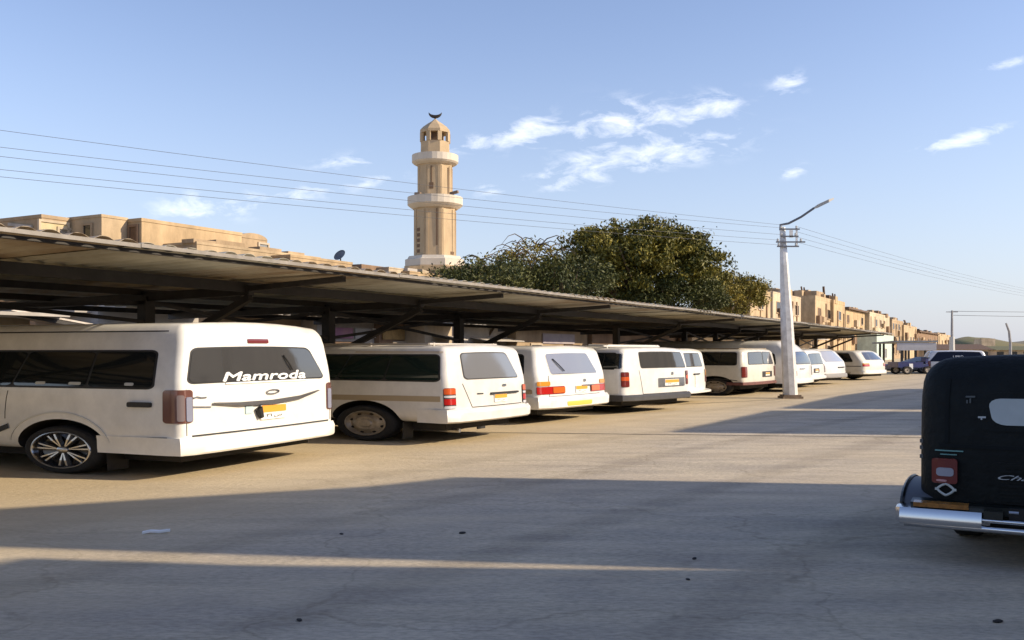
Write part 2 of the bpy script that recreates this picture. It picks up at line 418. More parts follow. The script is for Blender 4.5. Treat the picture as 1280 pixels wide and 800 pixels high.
def strip(fn, pts, w, off=.003, m=None, mi=0):
    """thin line on a shell: a panel gap, a moulding"""
    m = m or MB()
    fine = []
    for (a0, b0), (a1, b1) in zip(pts, pts[1:]):
        k = max(2, int(math.hypot(a1 - a0, b1 - b0) / .06))
        fine += [(a0 + (a1 - a0) * q / k, b0 + (b1 - b0) * q / k) for q in range(k)]
    fine.append(pts[-1])
    vs_ = []
    for i, (a, b) in enumerate(fine):
        p, q = fine[max(0, i - 1)], fine[min(len(fine) - 1, i + 1)]
        dx, dy = q[0] - p[0], q[1] - p[1]; l = math.hypot(dx, dy) or 1
        nx, ny = -dy / l * w / 2, dx / l * w / 2
        vs_ += [fn(a + nx, b + ny, off), fn(a - nx, b - ny, off), fn(a + nx, b + ny, -.01), fn(a - nx, b - ny, -.01)]
    fs = []
    for i in range(len(fine) - 1):
        k = i * 4
        fs += [(k, k + 1, k + 5, k + 4), (k + 1, k + 3, k + 7, k + 5), (k + 2, k, k + 4, k + 6)]
    return m.add(vs_, fs, mi)

def lettering(fn, text, a, b, w, h, off, flip=1, shear=0.0, bold=0.0, thick=0.0):
    vs_, fs = glyphs(text, 1, shear, bold)
    x0, x1 = min(v.x for v in vs_), max(v.x for v in vs_); y0, y1 = min(v.y for v in vs_), max(v.y for v in vs_)
    m = MB()
    P = [(a + flip * ((v.x - x0) / (x1 - x0) - .5) * w, b + (v.y - y0) / (y1 - y0) * h) for v in vs_]
    m.add([fn(p[0], p[1], off) for p in P], fs)
    if thick:
        for k, (da, db) in enumerate(((-1, 0), (1, 0), (0, 1), (0, -1))): m.add([fn(p[0] + da * thick, p[1] + db * thick * .5, off + .0012 * (k + 1)) for p in P], fs)
    return m

def plate(parent, fn, a, b, w, h, off, digits='\u0663\u0661 \u0633'):
    p = patch(fn, b - h / 2, b + h / 2, (a - w / 2, a + w / 2), (a - w / 2, a + w / 2), (.015, .01), off, 4, 3, .03).build('number_plate', PLATEW, parent)
    patch(fn, b - h * .02, b + h * .44, (a - w * .48, a + w * .48), (a - w * .48, a + w * .48), (.01, .008), off + .006, 4, 2, .008).build('plate_band', ORANGE, p)
    try: lettering(fn, digits, a, b - h * .40, w * .6, h * .28, off + .005).build('plate_number', INK, p)
    except Exception: pass
    return p

def wheel(root, g, W, y, rz, ry, wid, style):
    """elliptical as the photograph shows it: ry along the vehicle, rz in height"""
    c = (g * (W / 2 - .02), y, rz)
    ky, kz = ry, rz
    w = empty('wheel'); w.parent = root
    t = MB(); prof = [(-wid, .62), (-wid, .90), (-wid * .9, .97), (-wid * .75, 1.0), (-.03, 1.0), (-.008, .975), (.012, .93), (.018, .85), (.012, .76), (0, .70), (-.02, .66), (-.09, .62)]
    t.lathe_x(c, prof, ky, kz, 44, g).build('tyre', RUBBER, w, angle=40)
    if style == 'alloy':
        r = MB(); r.lathe_x(c, [(-.02, .76), (.016, .755), (.02, .72), (.006, .685), (-.02, .66), (-.06, .62), (-.09, .3), (-.085, .0001)], ky, kz, 44, g)
        r.build('rim', GLOSSB, w, angle=35)
        l = MB(); l.lathe_x(c, [(.012, .775), (.024, .765), (.026, .735), (.012, .700), (.004, .69)], ky, kz, 44, g).build('rim_lip', ALLOY, w, angle=35)
        for k in range(7):
            for dd in (-.13, .13):
                th = 2 * math.pi * k / 7 + .2
                def q(rr, ang, dx): return Vector((c[0] + g * dx, y + rr * ky * math.cos(ang), rz + rr * kz * math.sin(ang)))
                s = MB(); a0, a1 = th + dd * .5, th + dd
                vs_ = []
                for rr, ang, dx in ((.14, a0, -.015), (.45, a1, -.008), (.69, a1 * .85 + th * .15 + dd * .25, -.012)):
                    for e in (-1, 1):
                        vs_ += [q(rr, ang + e * .026 / max(rr, .3), dx), q(rr, ang + e * .05 / max(rr, .3), dx - .05)]
                fs = []
                for i in (0, 4): fs += [(i, i + 2, i + 6, i + 4), (i, i + 4, i + 5, i + 1), (i + 2, i + 3, i + 7, i + 6)]
                s.add(vs_, fs).build('spoke', ALLOY, w)
        hbm = MB(); hbm.lathe_x(c, [(-.04, .15), (-.005, .14), (.002, .10), (.002, .0001)], ky, kz, 20, g).build('hub_cap', DCHROME, w, angle=40)
    else:
        col = STEELRIM if style == 'steel' else DCHROME
        r = MB(); r.lathe_x(c, [(-.02, .70), (.008, .69), (.010, .655), (-.02, .63), (-.05, .55), (-.03, .46), (-.005, .36), (-.01, .24), (.012, .20), (.014, .0001)], ky, kz, 40, g)
        r.build('rim', col, w, angle=35)
        for k in range(8):
            th = 2 * math.pi * k / 8 + .3
            hol = MB(); hol.lathe_x((c[0], y + .53 * ky * math.cos(th), rz + .53 * kz * math.sin(th)), [(-.046, .07), (-.036, .06), (-.036, .0001)], ky, kz, 10, g).build('rim_hole', UNDER, w)
    return w

def cut_arches(o, W, ys, rz, ry, grow=1.17, lift=.02, depth=.42):
    cm = MB()
    for y in ys:
        for g in (-1, 1):
            n = 40; x0, x1 = g * (W / 2 - depth), g * (W / 2 + .3)
            ring = [(y + ry * grow * math.cos(2 * math.pi * k / n), rz + lift + rz * (grow + .04) * math.sin(2 * math.pi * k / n)) for k in range(n)]
            vs_ = [(x0, a, b) for a, b in ring] + [(x1, a, b) for a, b in ring]
            fs = [tuple(range(n)), tuple(range(n, 2 * n))[::-1]] + [(k, n + k, n + (k + 1) % n, (k + 1) % n) for k in range(n)]
            if g < 0: fs = [f[::-1] for f in fs]
            cm.add(vs_, fs)
    c = fix_normals(cm.build('cutter', UNDER, o.parent)); fix_normals(o)
    md = o.modifiers.new('arch', 'BOOLEAN'); md.operation = 'DIFFERENCE'; md.solver = 'EXACT'; md.object = c
    try: md.material_mode = 'TRANSFER'
    except Exception: pass
    dg = bpy.context.evaluated_depsgraph_get()
    me = bpy.data.meshes.new_from_object(o.evaluated_get(dg)); old = o.data
    o.modifiers.clear(); o.data = me; me.name = o.name; bpy.data.meshes.remove(old)
    bpy.data.objects.remove(c)
    me.set_sharp_from_angle(angle=R(32))

# ================================================================== THE SETTING
def build_ground():
    m = MB(); S = 1500.0
    m.add([(-S, -S, 0), (S, -S, 0), (S, S, 0), (-S, S, 0)], [(0, 1, 2, 3)])
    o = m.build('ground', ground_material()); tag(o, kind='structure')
    # pavement seam and other thin dark lines across the yard
    jm = mat('dark_line', (.10, .085, .065), .85, 0, .3, 12)
    for (p0, p1, w) in ((atpx(560, 14.95), atpx(1240, 13.9), .035), (atpx(850, 22.9), atpx(975, 25.2), .04), (atpx(1000, 17.9), atpx(1300, 17.3), .03)):
        n = 26; d = (p1 - p0); nn = Vector((-d.y, d.x, 0)).normalized(); vs_ = []
        for k in range(n + 1):
            q = p0 + d * k / n + nn * noise.noise(Vector((k * .35, p0.y, 0))) * .06
            ww = w * (.6 + .5 * abs(noise.noise(Vector((k * .8, p0.y, 3)))))
            vs_ += [(q.x + nn.x * ww, q.y + nn.y * ww, .004), (q.x - nn.x * ww, q.y - nn.y * ww, .004)]
        j = MB(); j.add(vs_, [(2 * k, 2 * k + 1, 2 * k + 3, 2 * k + 2) for k in range(n)])
        fix_normals(j.build('ground_line', jm, o))
build_ground()

def build_hills():
    for name, a0, a1, Y, top, col, seed in (('hill', 1165, 1420, 620, [(1165, 438), (1180, 424), (1200, 420), (1225, 422), (1250, 428), (1280, 432), (1330, 436), (1420, 438)], (.13, .13, .045), 3),
                                            ('hill', 1210, 1700, 1000, [(1210, 434), (1260, 427), (1285, 424), (1330, 421), (1420, 427), (1700, 436)], (.16, .155, .13), 5)):
        vs_, fs = [], []; n = 60; dpt = [0, 12, 30, 60, 100, 160]; prof = [0, .35, .75, 1.0, .8, 0]
        for i in range(n + 1):
            px = a0 + (a1 - a0) * i / n; yt = interp(top, px); H = max(0, zpx(yt, Y))
            for d, s in zip(dpt, prof):
                p = atpx(px, Y, 0)
                vs_.append((p.x + d * .1, Y - 60 + d, max(-.3, H * s * (1 + .10 * noise.noise(Vector((px * .05, d * .05, seed)))) - .3)))
        w = len(dpt)
        for i in range(n):
            for k in range(w - 1): fs.append((i * w + k, (i + 1) * w + k, (i + 1) * w + k + 1, i * w + k + 1))
        m = MB(); m.add(vs_, fs)
        tag(fix_normals(m.build(name, mat('hill_%d' % seed, col, .95, 0, .45, .05, col2=(.20, .16, .09)), smooth=True)), kind='structure')
build_hills()

# ------------------------------------------------------------------ parking canopy
CV0, CVB, CZ0, CZB, CCOL = 7.28, 15.3, 2.195, 2.07, 11.2
CU0, CU1 = -6.0, 55.6
def canopy_z(v): return CZ0 + (CZB - CZ0) * (v - CV0) / (CVB - CV0)
def build_canopy():
    root = empty('parking_canopy', UV(CU0, CCOL), ROWZ)
    tag(root, 'long corrugated metal parking canopy on dark steel posts sheltering the vans', 'canopy')
    def lp(u, v, z): return Vector((u - CU0, v - CCOL, z))
    # corrugated sheets, each laid across the purlins and lapped over its neighbour
    def sheet(w, seed):
        m = MB(); rnd = random.Random(seed); n = 32; rows = 9; vs_, fs = [], []
        for th in (0, 1):
            for r in range(rows):
                v = CV0 - .06 + (CVB - CV0 + .12) * r / (rows - 1)
                for k in range(n + 1):
                    x = w * k / n; ph = (k % 8)
                    prof = (0, .014, .030, .034, .034, .030, .014, 0)[ph]
                    sag = -.012 * math.sin(math.pi * ((r % 2)) ) + rnd.uniform(-.002, .002)
                    vs_.append((x, v - CCOL, canopy_z(v) + .03 + prof + sag + (.004 if th else 0)))
        w1 = n + 1
        for th in (0, 1):
            o = th * rows * w1
            for r in range(rows - 1):
                for k in range(n):
                    q = (o + r * w1 + k, o + r * w1 + k + 1, o + (r + 1) * w1 + k + 1, o + (r + 1) * w1 + k)
                    fs.append(q if th else q[::-1])
        o = rows * w1
        for k in range(n):
            fs.append((k, k + 1, o + k + 1, o + k)); a = (rows - 1) * w1
            fs.append((a + k + 1, a + k, o + a + k, o + a + k + 1))
        m.add(vs_, fs); return m.mesh('roof_sheet', (SHEET, SHEET, SHEET2, SHEET3)[seed], angle=50)
    base = [sheet(1.03, s) for s in range(4)]
    rnd = random.Random(3); n = int((CU1 - CU0) / 1.0)
    for i in range(n):
        link('roof_sheet', base[rnd.randrange(4)], root, (i * 1.0, rnd.uniform(-.05, .02), rnd.uniform(-.004, .006) + (.005 if i % 2 else 0)))
    L = CU1 - CU0
    # purlins along the row
    for k, v in enumerate((CV0 + .12, CV0 + 2, CV0 + 4, CV0 + 6, CVB - .12)):
        z = canopy_z(v); h = (.03, .13, .09, .09, .09)[k]
        m = MB(); m.bar(lp(CU0, v, z - h / 2 + .012), lp(CU1, v, z - h / 2 + .012), .07, h); m.build('purlin', STEEL, root)
    # folded edge strips, one per length of sheet
    seg = 4.0; k = 0; u = CU0
    while u < CU1 - .1:
        u2 = min(CU1, u + seg); dz = rnd.uniform(-.012, .012); t = rnd.uniform(-.01, .01)
        m = MB(); m.bar(lp(u + .004, CV0 - .075, CZ0 + .03 + dz), lp(u2 - .004, CV0 - .075, CZ0 + .03 + dz + t), .010, .036)
        m.build('edge_strip', FASCIA, root); u = u2
    # frames
    cols = [-4.4, .1, 4.75, 9.42, 13.4, 17.75, 26.55, 32.75, 36.4, 42.5, 50.5, 55.0]
    for i, u in enumerate(cols):
        m = MB(); m.box(lp(u, CCOL, (canopy_z(CCOL) - .10) / 2), (.17, .17, canopy_z(CCOL) - .10)); m.box(lp(u, CCOL, .012), (.36, .36, .024)); m.build('column', STEEL, root)
        m = MB(); m.bar(lp(u, CV0 + 1.9, canopy_z(CV0 + 1.9) - .10), lp(u, CVB - .05, canopy_z(CVB) - .11), .10, .12); m.bar(lp(u, CV0 + .35, canopy_z(CV0) - .035), lp(u, CV0 + 1.9, canopy_z(CV0 + 1.9) - .075), .08, .07); m.build('rafter', STEEL, root)
        for g in (-1,):
            m = MB(); m.bar(lp(u, CCOL + g * .08, 1.17), lp(u, CCOL + g * 2.0, canopy_z(CCOL + g * 2) - .19), .09, .09); m.build('strut', STEEL, root)
        if i + 1 < len(cols) and cols[i + 1] - u < 7:
            lo = 1.68 if u < 9 else 1.50
            for g, dv in ((0, -.05), (1, .05)):
                z0, z1 = (lo, 1.95) if g else (1.95, lo)
                m = MB(); m.bar(lp(u + .09, CCOL + dv, z0), lp(cols[i + 1] - .09, CCOL + dv, z1), .05, .05); m.build('cross_brace', STEEL, root)
    
build_canopy()

# ================================================================== VANS
VGROUP = 'minibuses parked nose-in under the canopy'
class Van:
    def __init__(s, label, pxl, pxr, Y, th, L, ytop, ybot, paint, rear, side, whl, rad=(.16, .16, .12), bow=.07, crown=.05,
                 hood=False, name='parked_minibus', cat='minibus', group=VGROUP, Wx=None, arches=True, front=None):
        th = R(th); s.P = atpx(pxl, Y); s.d = Vector((math.sin(th), math.cos(th), 0)); s.s = Vector((-math.cos(th), math.sin(th), 0))
        t = (pxr - 640) / F
        s.W = W = Wx or (t * s.P.y - s.P.x) / (s.d.x - t * s.d.y)
        s.root = empty(name, s.P + s.d * W / 2, math.atan2(math.cos(th), math.sin(th)))
        tag(s.root, label, cat, group)
        s.L = L; zt, zb = zpx(ytop, Y), zpx(ybot, Y); s.zt, s.zb = zt, zb
        H = zt - zb
        front = front or [(zb, L), (zb + H * .30, L + .02), (zb + H * .46, L - .10), (zb + H * .60, L - .50), (zt - .05, L - 1.45), (zt, L - 1.6)]
        s.sh = Shell(W, L, zb, zt, rad, [(zb + f * H, y) for f, y in rear], front, [(zb + f * H, k) for f, k in side], bow, crown)
        s.paint = paint
        s.body = s.sh.body().build('body', paint, s.root, smooth=True)
        wpx, ry, rz, base, style = whl
        s.wy = s.sy(wpx) if wpx else 1.6
        fy = s.wy + base
        if arches: cut_arches(s.body, W, (s.wy, fy), rz, ry)
        for g in (-1, 1):
            for y in (s.wy, fy): wheel(s.root, g, W, y, rz, ry, .24, style)
        m = MB(); m.box((0, L / 2, zb / 2 + .10), (W - .5, L - .5, .14)); m.box((0, s.wy, rz), (W - .3, .12, .10)); m.box((0, fy, rz), (W - .3, .12, .10))
        m.box((-W * .18, .55, zb - .03), (.5, .35, .12)); m.build('underbody', UNDER, s.root)
        # windscreen, cab doors, headlights: hidden under the canopy from the yard, still there
        f = s.sh.front(); z0, z1 = zb + H * .52, zb + H * .88
        patch(f, z0, z1, (-W * .42, W * .42), (-W * .36, W * .36), (.12, .08), .006).build('windscreen', GLASS, s.root)
        for g in (-1, 1):
            patch(f, zb + H * .24, zb + H * .38, (g * W * .32 - .22, g * W * .32 + .22), (g * W * .32 - .22, g * W * .32 + .22), (.06, .04), .008).build('headlight', CLEAR, s.root)
    def _q(s, px, dirv): t = (px - 640) / F; return (t * s.P.y - s.P.x) / (dirv.x - t * dirv.y)
    def rx(s, px): return s._q(px, s.d) - s.W / 2
    def sy(s, px): return s._q(px, s.s)
    def RZ(s, px, py): return zpx(py, s.P.y + s.d.y * s._q(px, s.d))
    def SZ(s, px, py): return zpx(py, s.P.y + s.s.y * s._q(px, s.s))
    def mpatch(s, name, mt, fn, zb, zt, ab, at=None, rad=(.05, .03), off=.006, parent=None, skirt=.02, nc=10, nr=8):
        return patch(fn, zb, zt, ab, at or ab, rad, off, nc, nr, skirt).build(name, mt, parent or s.root, angle=40)
    def rear_window(s, zb, zt, ab, at, mt=MIRR, frame=.035, rad=(.10, .06), fmat=BLACK):
        fr = s.mpatch('rear_window', fmat, s.sh.rear(), zb - frame * .7, zt + frame * .7, (ab[0] - frame, ab[1] + frame), (at[0] - frame, at[1] + frame), rad, .004, nc=14)
        p = s.mpatch('pane', mt, s.sh.rear(), zb, zt, ab, at, rad, .009, fr, .008, nc=14)
        return fr
    def side_windows(s, zb, zt, y0, y1, cuts, mt=GLASS, rad=(.10, .05), gap=.035, top=0.0):
        for g in (-1, 1):
            fn = s.sh.side(g)
            band = s.mpatch('window_band', BLACK, fn, zb - .02, zt + .02, (y0 - .03, y1 + .03), (y0 - .03 + top, y1 + .03), rad, .004, nc=24)
            ed = [y0, *cuts, y1]
            for i, (a, b) in enumerate(zip(ed, ed[1:])):
                s.mpatch('pane', mt, fn, zb, zt, (a + (gap / 2 if a != y0 else 0), b - (gap / 2 if b != y1 else 0)),
                         (a + (gap / 2 if a != y0 else top), b - (gap / 2 if b != y1 else 0)), (rad[0] * .7, rad[1] * .7), .009, band, .008)
    def tail(s, zb, zt, a0, a1, bands, rad=(.04, .03)):
        """corner lamp made of stacked lenses (fraction from, fraction to, material)"""
        for g in (-1, 1):
            fn = s.sh.corner(g)
            h = s.mpatch('tail_light', BLACK, fn, zb, zt, (a0, a1), None, rad, .008, nc=12)
            for f0, f1, mt in bands:
                s.mpatch('lens', mt, fn, zb + (zt - zb) * f0 + .004, zb + (zt - zb) * f1 - .004, (a0 + .012, a1 - .012), None, (.02, .012), .018, h, .014, nc=10, nr=3)
    def seam(s, fn, pts, w=.014, name='panel_gap', mt=None, off=.002, parent=None):
        return strip(fn, pts, w, off).build(name, mt or SEAM, parent or s.body)
    def bumper(s, zb, zt, wrap, mt, out=.05, name='rear_bumper', lip=None):
        n = 26; W = s.W; m = MB()
        pts = [(-1, -wrap + wrap * k / 6) for k in range(6)] + [(0, -W / 2 + W * k / 16) for k in range(17)] + [(1, -wrap * k / 6) for k in range(1, 7)]
        vs_ = []
        prof = [(zb, -.02), (zb, out * .7), (zb + (zt - zb) * .12, out), (zb + (zt - zb) * .72, out), (zt, out * .55), (zt, -.02)]
        for g, a in pts:
            for z, o in prof:
                if g == 0: q = s.sh.pt(a, 0, max(z, s.zb + s.sh.rad[2]), o)
                else: q = s.sh.pt(g * W / 2, -a, max(z, s.zb + s.sh.rad[2]), o if o < 0 else .006 + min(o, out * .5) * max(0, 1 + a / max(wrap, .01)) ** 2)
                q.z = z; vs_.append(q)
        k = len(prof); fs = [(i * k + j, i * k + j + 1, (i + 1) * k + j + 1, (i + 1) * k + j) for i in range(len(pts) - 1) for j in range(k - 1)]
        fs += [tuple(range(k))[::-1], tuple(range((len(pts) - 1) * k, len(pts) * k))]
        m.add(vs_, fs); o = m.build(name, mt, s.root, angle=40); return fix_normals(o)
    def wiper(s, x0, z0, x1, z1):
        fn = s.sh.rear(); m = MB(); m.tube([fn(x0, z0, .03), fn((x0 + x1) / 2, (z0 + z1) / 2, .035), fn(x1, z1, .025)], .010, 6)
        m.build('wiper', BLACK, s.root)
    def rack(s, y0, y1, h, mt, wide=.9):
        r = MB(); zt = s.zt
        for g in (-1, 1):
            x = g * s.W * .5 * wide * .9
            r.tube([(x, y0, zt + h), (x, y1, zt + h)], .018, 6)
        k = y0
        while k <= y1 + .01:
            r.tube([(-s.W * .45 * wide, k, zt + h), (s.W * .45 * wide, k, zt + h)], .016, 6)
            for g in (-1, 1): r.box((g * s.W * .40 * wide, k, zt + h / 2 - .01), (.03, .03, h + .06))
            k += (y1 - y0) / 5
        return r.build('roof_rack', mt, s.root)
    def handle(s, fn, a, b, w, h, mt=BLACK, name='door_handle', out=.03):
        return s.mpatch(name, mt, fn, b - h / 2, b + h / 2, (a - w / 2, a + w / 2), None, (min(.02, w * .3), h * .4), out, None, out, 4, 3)
    def mirror(s, g, y, z):
        m = MB(); fn = s.sh.side(g); p = fn(y, z, 0); x = p.x
        m.tube([(x, p.y, z), (x + g * .14, p.y + .05, z + .01)], .016, 6); m.box((x + g * .2, p.y + .05, z), (.16, .09, .15)); return m.build('wing_mirror', BLACK, s.root)

SIDE_H = ((0, .97), (.12, 1.0), (.5, 1.0), (.62, .99), (.9, .93), (1, .90))

# ---- high-roof van with lettering on its rear window
w1 = WHITE('cream_white_paint', (.84, .825, .77))
v = Van('high-roof cream-white minibus with Mamroda lettering on rear window and black alloy wheels', 230, 421, 9.25, 21.8, 8.0, 404, 571, w1,
        ((0, .0), (.15, .0), (.5, .01), (.62, .02), (.9, .06), (1, .12)), ((0, .97), (.12, 1), (.5, 1), (.62, .985), (.92, .92), (1, .88)),
        (75, .53, .246, 4.7, 'alloy'), rad=(.08, .09, .10), bow=.05, crown=.045)
rf, sl = v.sh.rear(), v.sh.side(-1)
v.rear_window(v.RZ(240, 479), v.RZ(240, 437), (v.rx(240), v.rx(409)), (v.rx(243), v.rx(393)), MIRR, .02, (.10, .05))
z0, z1 = v.SZ(100, 483), v.SZ(100, 440)
v.side_windows(z0, z1, v.sy(194), v.sy(194) + 5.2, (v.sy(108), v.sy(10), v.sy(10) + 1.5), rad=(.10, .045))
for g in (-1, 1):
    fn = v.sh.corner(g); za, zb_ = v.RZ(232, 530), v.RZ(232, 488)
    h = v.mpatch('tail_light', mat('pale_red_lens', (.17, .075, .06), .15, .2, coat=.8), fn, za, zb_, (-.20, .17), None, (.05, .03), .010, nc=14)
    v.mpatch('lens', mat('smoked_lens', (.30, .24, .24), .12, .3, coat=.8), fn, za + .02, zb_ - .05, (-.03, .06), None, (.02, .02), .018, h, .01)
    v.mpatch('lens', mat('sky_tinted_lens', (.38, .40, .52), .10, .4, coat=.8), fn, za + .015, zb_ - .07, (.075, .155), None, (.02, .02), .020, h, .012)  # clear lens, the blue of its reflections put into the colour
zs = v.RZ(245, 547)
v.bumper(v.zb, zs, v.sy(124), w1, .06)
v.seam(rf, [(v.rx(244), zs + .012), (v.rx(414), zs + .012)], .018)
v.seam(rf, [(v.rx(238), v.RZ(240, 487)), (v.rx(238), zs + .02)], .010); v.seam(rf, [(-v.rx(238), v.RZ(240, 487)), (-v.rx(238), zs + .02)], .010)
v.seam(sl, [(v.sy(122), v.SZ(122, 547)), (.16, zs)], .012)
v.seam(sl, [(.2, v.SZ(222, 413)), (5.5, v.SZ(222, 413))], .014)
v.seam(sl, [(v.sy(8), v.SZ(8, 488)), (v.sy(8), .55)], .010)
# arched lip over the rear wheel
arc = [(v.wy + .70 * math.cos(t * math.pi / 20), .27 + .36 * math.sin(t * math.pi / 20)) for t in range(1, 20)]
v.seam(sl, arc, .016, 'arch_lip', mat('arch_lip_paint', (.66, .65, .60), .4), .012)
v.handle(sl, v.sy(180), v.SZ(180, 506), .30, .05)
v.seam(sl, [(v.sy(13), v.SZ(13, 532)), (v.sy(-2), v.SZ(-2, 538))], .05, 'side_moulding', BLACK, .015)
tb = v.mpatch('high_brake_light', DRED, rf, v.RZ(325, 432), v.RZ(325, 427), (v.rx(313), v.rx(340)), None, (.02, .01), .012)
# curved garnish above the plate
gm = MB(); za = v.RZ(330, 500); xs = [v.rx(268), v.rx(300), v.rx(340), v.rx(375), v.rx(399)]
vs_ = []; zz = [za + .01, za - .005, za - .005, za + .02, za + .07]; hh = [.008, .032, .045, .030, .006]
for x, z, h in zip(xs, zz, hh): vs_ += [rf(x, z, .012), rf(x, z - h, .05), rf(x, z - h, 0)]
gm.add(vs_, [q for i in range(4) for q in ((3 * i, 3 * i + 1, 3 * i + 4, 3 * i + 3), (3 * i + 1, 3 * i + 2, 3 * i + 5, 3 * i + 4))]).build('plate_garnish', mat('dark_garnish', (.10, .095, .09), .45, .3), v.root)
plate(v.root, rf, v.rx(341), v.RZ(341, 514), .46, .16, .02)
v.mpatch('plate_sticker', mat('pale_blue', (.45, .58, .62), .5), rf, v.RZ(313, 517), v.RZ(313, 508), (v.rx(307), v.rx(316)), None, (.01, .01), .012)
hm = MB(); hm.tube([rf(v.rx(321), v.RZ(321, 510), .03), rf(v.rx(324), v.RZ(321, 522), .035)], [.045, .03], 8); hm.build('plate_lamp', BLACK, v.root)
bd = MB(); bx, bz = v.rx(341), v.RZ(341, 490)
bd.tube([rf(bx + .11 * math.cos(t * math.pi / 8) + .02 * math.sin(t * math.pi / 8), bz + .022 * math.sin(t * math.pi / 8), .012) for t in range(17)], .009, 5, cap=False).build('badge', DCHROME, v.root)
lettering(rf, 'Mamroda', v.rx(335), v.RZ(335, 475), v.rx(386) - v.rx(284), .088, .014, 1, .2, .0, .008).build('window_lettering', DECAL, v.root)
v.mpatch('window_sticker', DECAL, rf, v.RZ(330, 478.6), v.RZ(330, 476.8), (v.rx(284), v.rx(386)), None, (.005, .004), .014)
v.seam(rf, [(v.rx(246), v.RZ(246, 498)), (v.rx(250), v.RZ(250, 496.5)), (v.rx(255), v.RZ(255, 497.5)), (v.rx(261), v.RZ(261, 497))], .016, 'badge_script', DCHROME, .01)
v.seam(rf, [(v.rx(242), v.RZ(242, 509)), (v.rx(266), v.RZ(266, 509))], .016, 'badge_strip', DCHROME, .01)
v.wiper(v.rx(366), v.RZ(366, 463), v.rx(357), v.RZ(357, 446))
m = MB(); m.add([(-v.W / 2 + .01, v.wy - .62, .06), (-v.W / 2 + .30, v.wy - .62, .06), (-v.W / 2 + .30, v.wy - .60, .30), (-v.W / 2 + .01, v.wy - .60, .30)], [(0, 1, 2, 3)]); m.build('mud_flap', BLACK, v.root)
for a, b in ((v.sy(40), v.sy(53)), (v.sy(84), v.sy(100)), (v.sy(158), v.sy(170))):
    v.mpatch('window_sticker', mat('faded_sticker', (.5, .52, .5), .6), sl, z0 + .015, z0 + .045, (b, a), None, (.02, .01), .012)

# ---- low-roof van with a beige stripe
w2 = WHITE('dusty_white_paint', (.72, .70, .66))
v = Van('low-roof white minibus with beige side stripe and thin roof bars, beside the lettered van', 564, 664, 12.75, 30.3, 7.0, 433, 530, w2,
        ((0, .0), (.15, .0), (.52, .02), (.95, .10), (1, .15)), SIDE_H, (455, .53, .250, 4.1, 'steel'), rad=(.10, .10, .085), bow=.07, crown=.035)
rf, sl = v.sh.rear(), v.sh.side(-1)
v.rear_window(v.RZ(585, 474), v.RZ(585, 443.5), (v.rx(585), v.rx(652)), (v.rx(582), v.rx(640)), mat('pale_sky_glass', (.24, .25, .27), .10, .35, coat=.6, bump=.05, bscale=2.5), .018, (.08, .045))  # pale base colour stands in for sky mirrored in the pane
z0, z1 = v.SZ(500, 475), v.SZ(500, 444.5)
v.side_windows(z0, z1, v.sy(555), v.sy(555) + 5.0, (v.sy(480), v.sy(416), v.sy(416) + 1.2), mat('green_glass', (.012, .022, .018), .05, spec=.55, ior=1.6, coat=.4), rad=(.12, .05))
v.tail(v.RZ(575, 511), v.RZ(575, 485), -.05, .19, ((0, .16, CLEAR), (.18, .50, RED), (.52, .66, CLEAR), (.68, 1, mat('orange_red_lens', (.55, .09, .02), .2, coat=.6))))
v.bumper(v.zb, v.RZ(575, 512), .5, w2, .10)
for g in (-1, 1):
    v.seam(v.sh.side(g), [(.10, v.SZ(550, 499)), (5.9, v.SZ(420, 499) - .0)], .075, 'side_stripe', mat('beige_stripe', (.40, .32, .21), .5), .003)
v.seam(rf, [(v.rx(582), v.RZ(582, 480)), (v.rx(592), v.RZ(582, 510)), (v.rx(655), v.RZ(582, 510))], .012)
v.seam(sl, [(v.sy(562), v.SZ(562, 440)), (v.sy(420), v.SZ(420, 440))], .016, 'rain_gutter', mat('gutter_paint', (.55, .47, .38), .6), .02)
v.handle(rf, v.rx(632), v.RZ(632, 490.5), v.rx(650) - v.rx(614), .028, BLACK, 'tailgate_handle')
plate(v.root, rf, v.rx(626), v.RZ(626, 497), .36, .11, .015)
v.seam(rf, [(v.rx(598), v.RZ(598, 492.3)), (v.rx(605), v.RZ(605, 492))], .018, 'badge_script', INK, .008)
v.mpatch('badge', DCHROME, rf, v.RZ(631, 483), v.RZ(631, 480), (v.rx(629), v.rx(634)), None, (.03, .015), .012)
v.rack(.5, 6.0, .035, mat('bare_roof_bar', (.55, .50, .43), .5, .4))
for g in (-1, 1):
    m = MB(); m.box((g * (v.W / 2 - .14), v.wy - .66, .17), (.22, .02, .22)); m.build('mud_flap', BLACK, v.root)
m = MB(); m.tube([(-v.W * .30, .95, .17), (-v.W * .30, .15, .17)], .03, 8); m.build('exhaust_pipe', DCHROME, v.root)
m = MB(); m.box((-v.W * .28, .55, .2), (.35, .5, .03)); m.build('tow_step', mat('rusty_steel', (.22, .15, .10), .8, .2, .4), v.root)

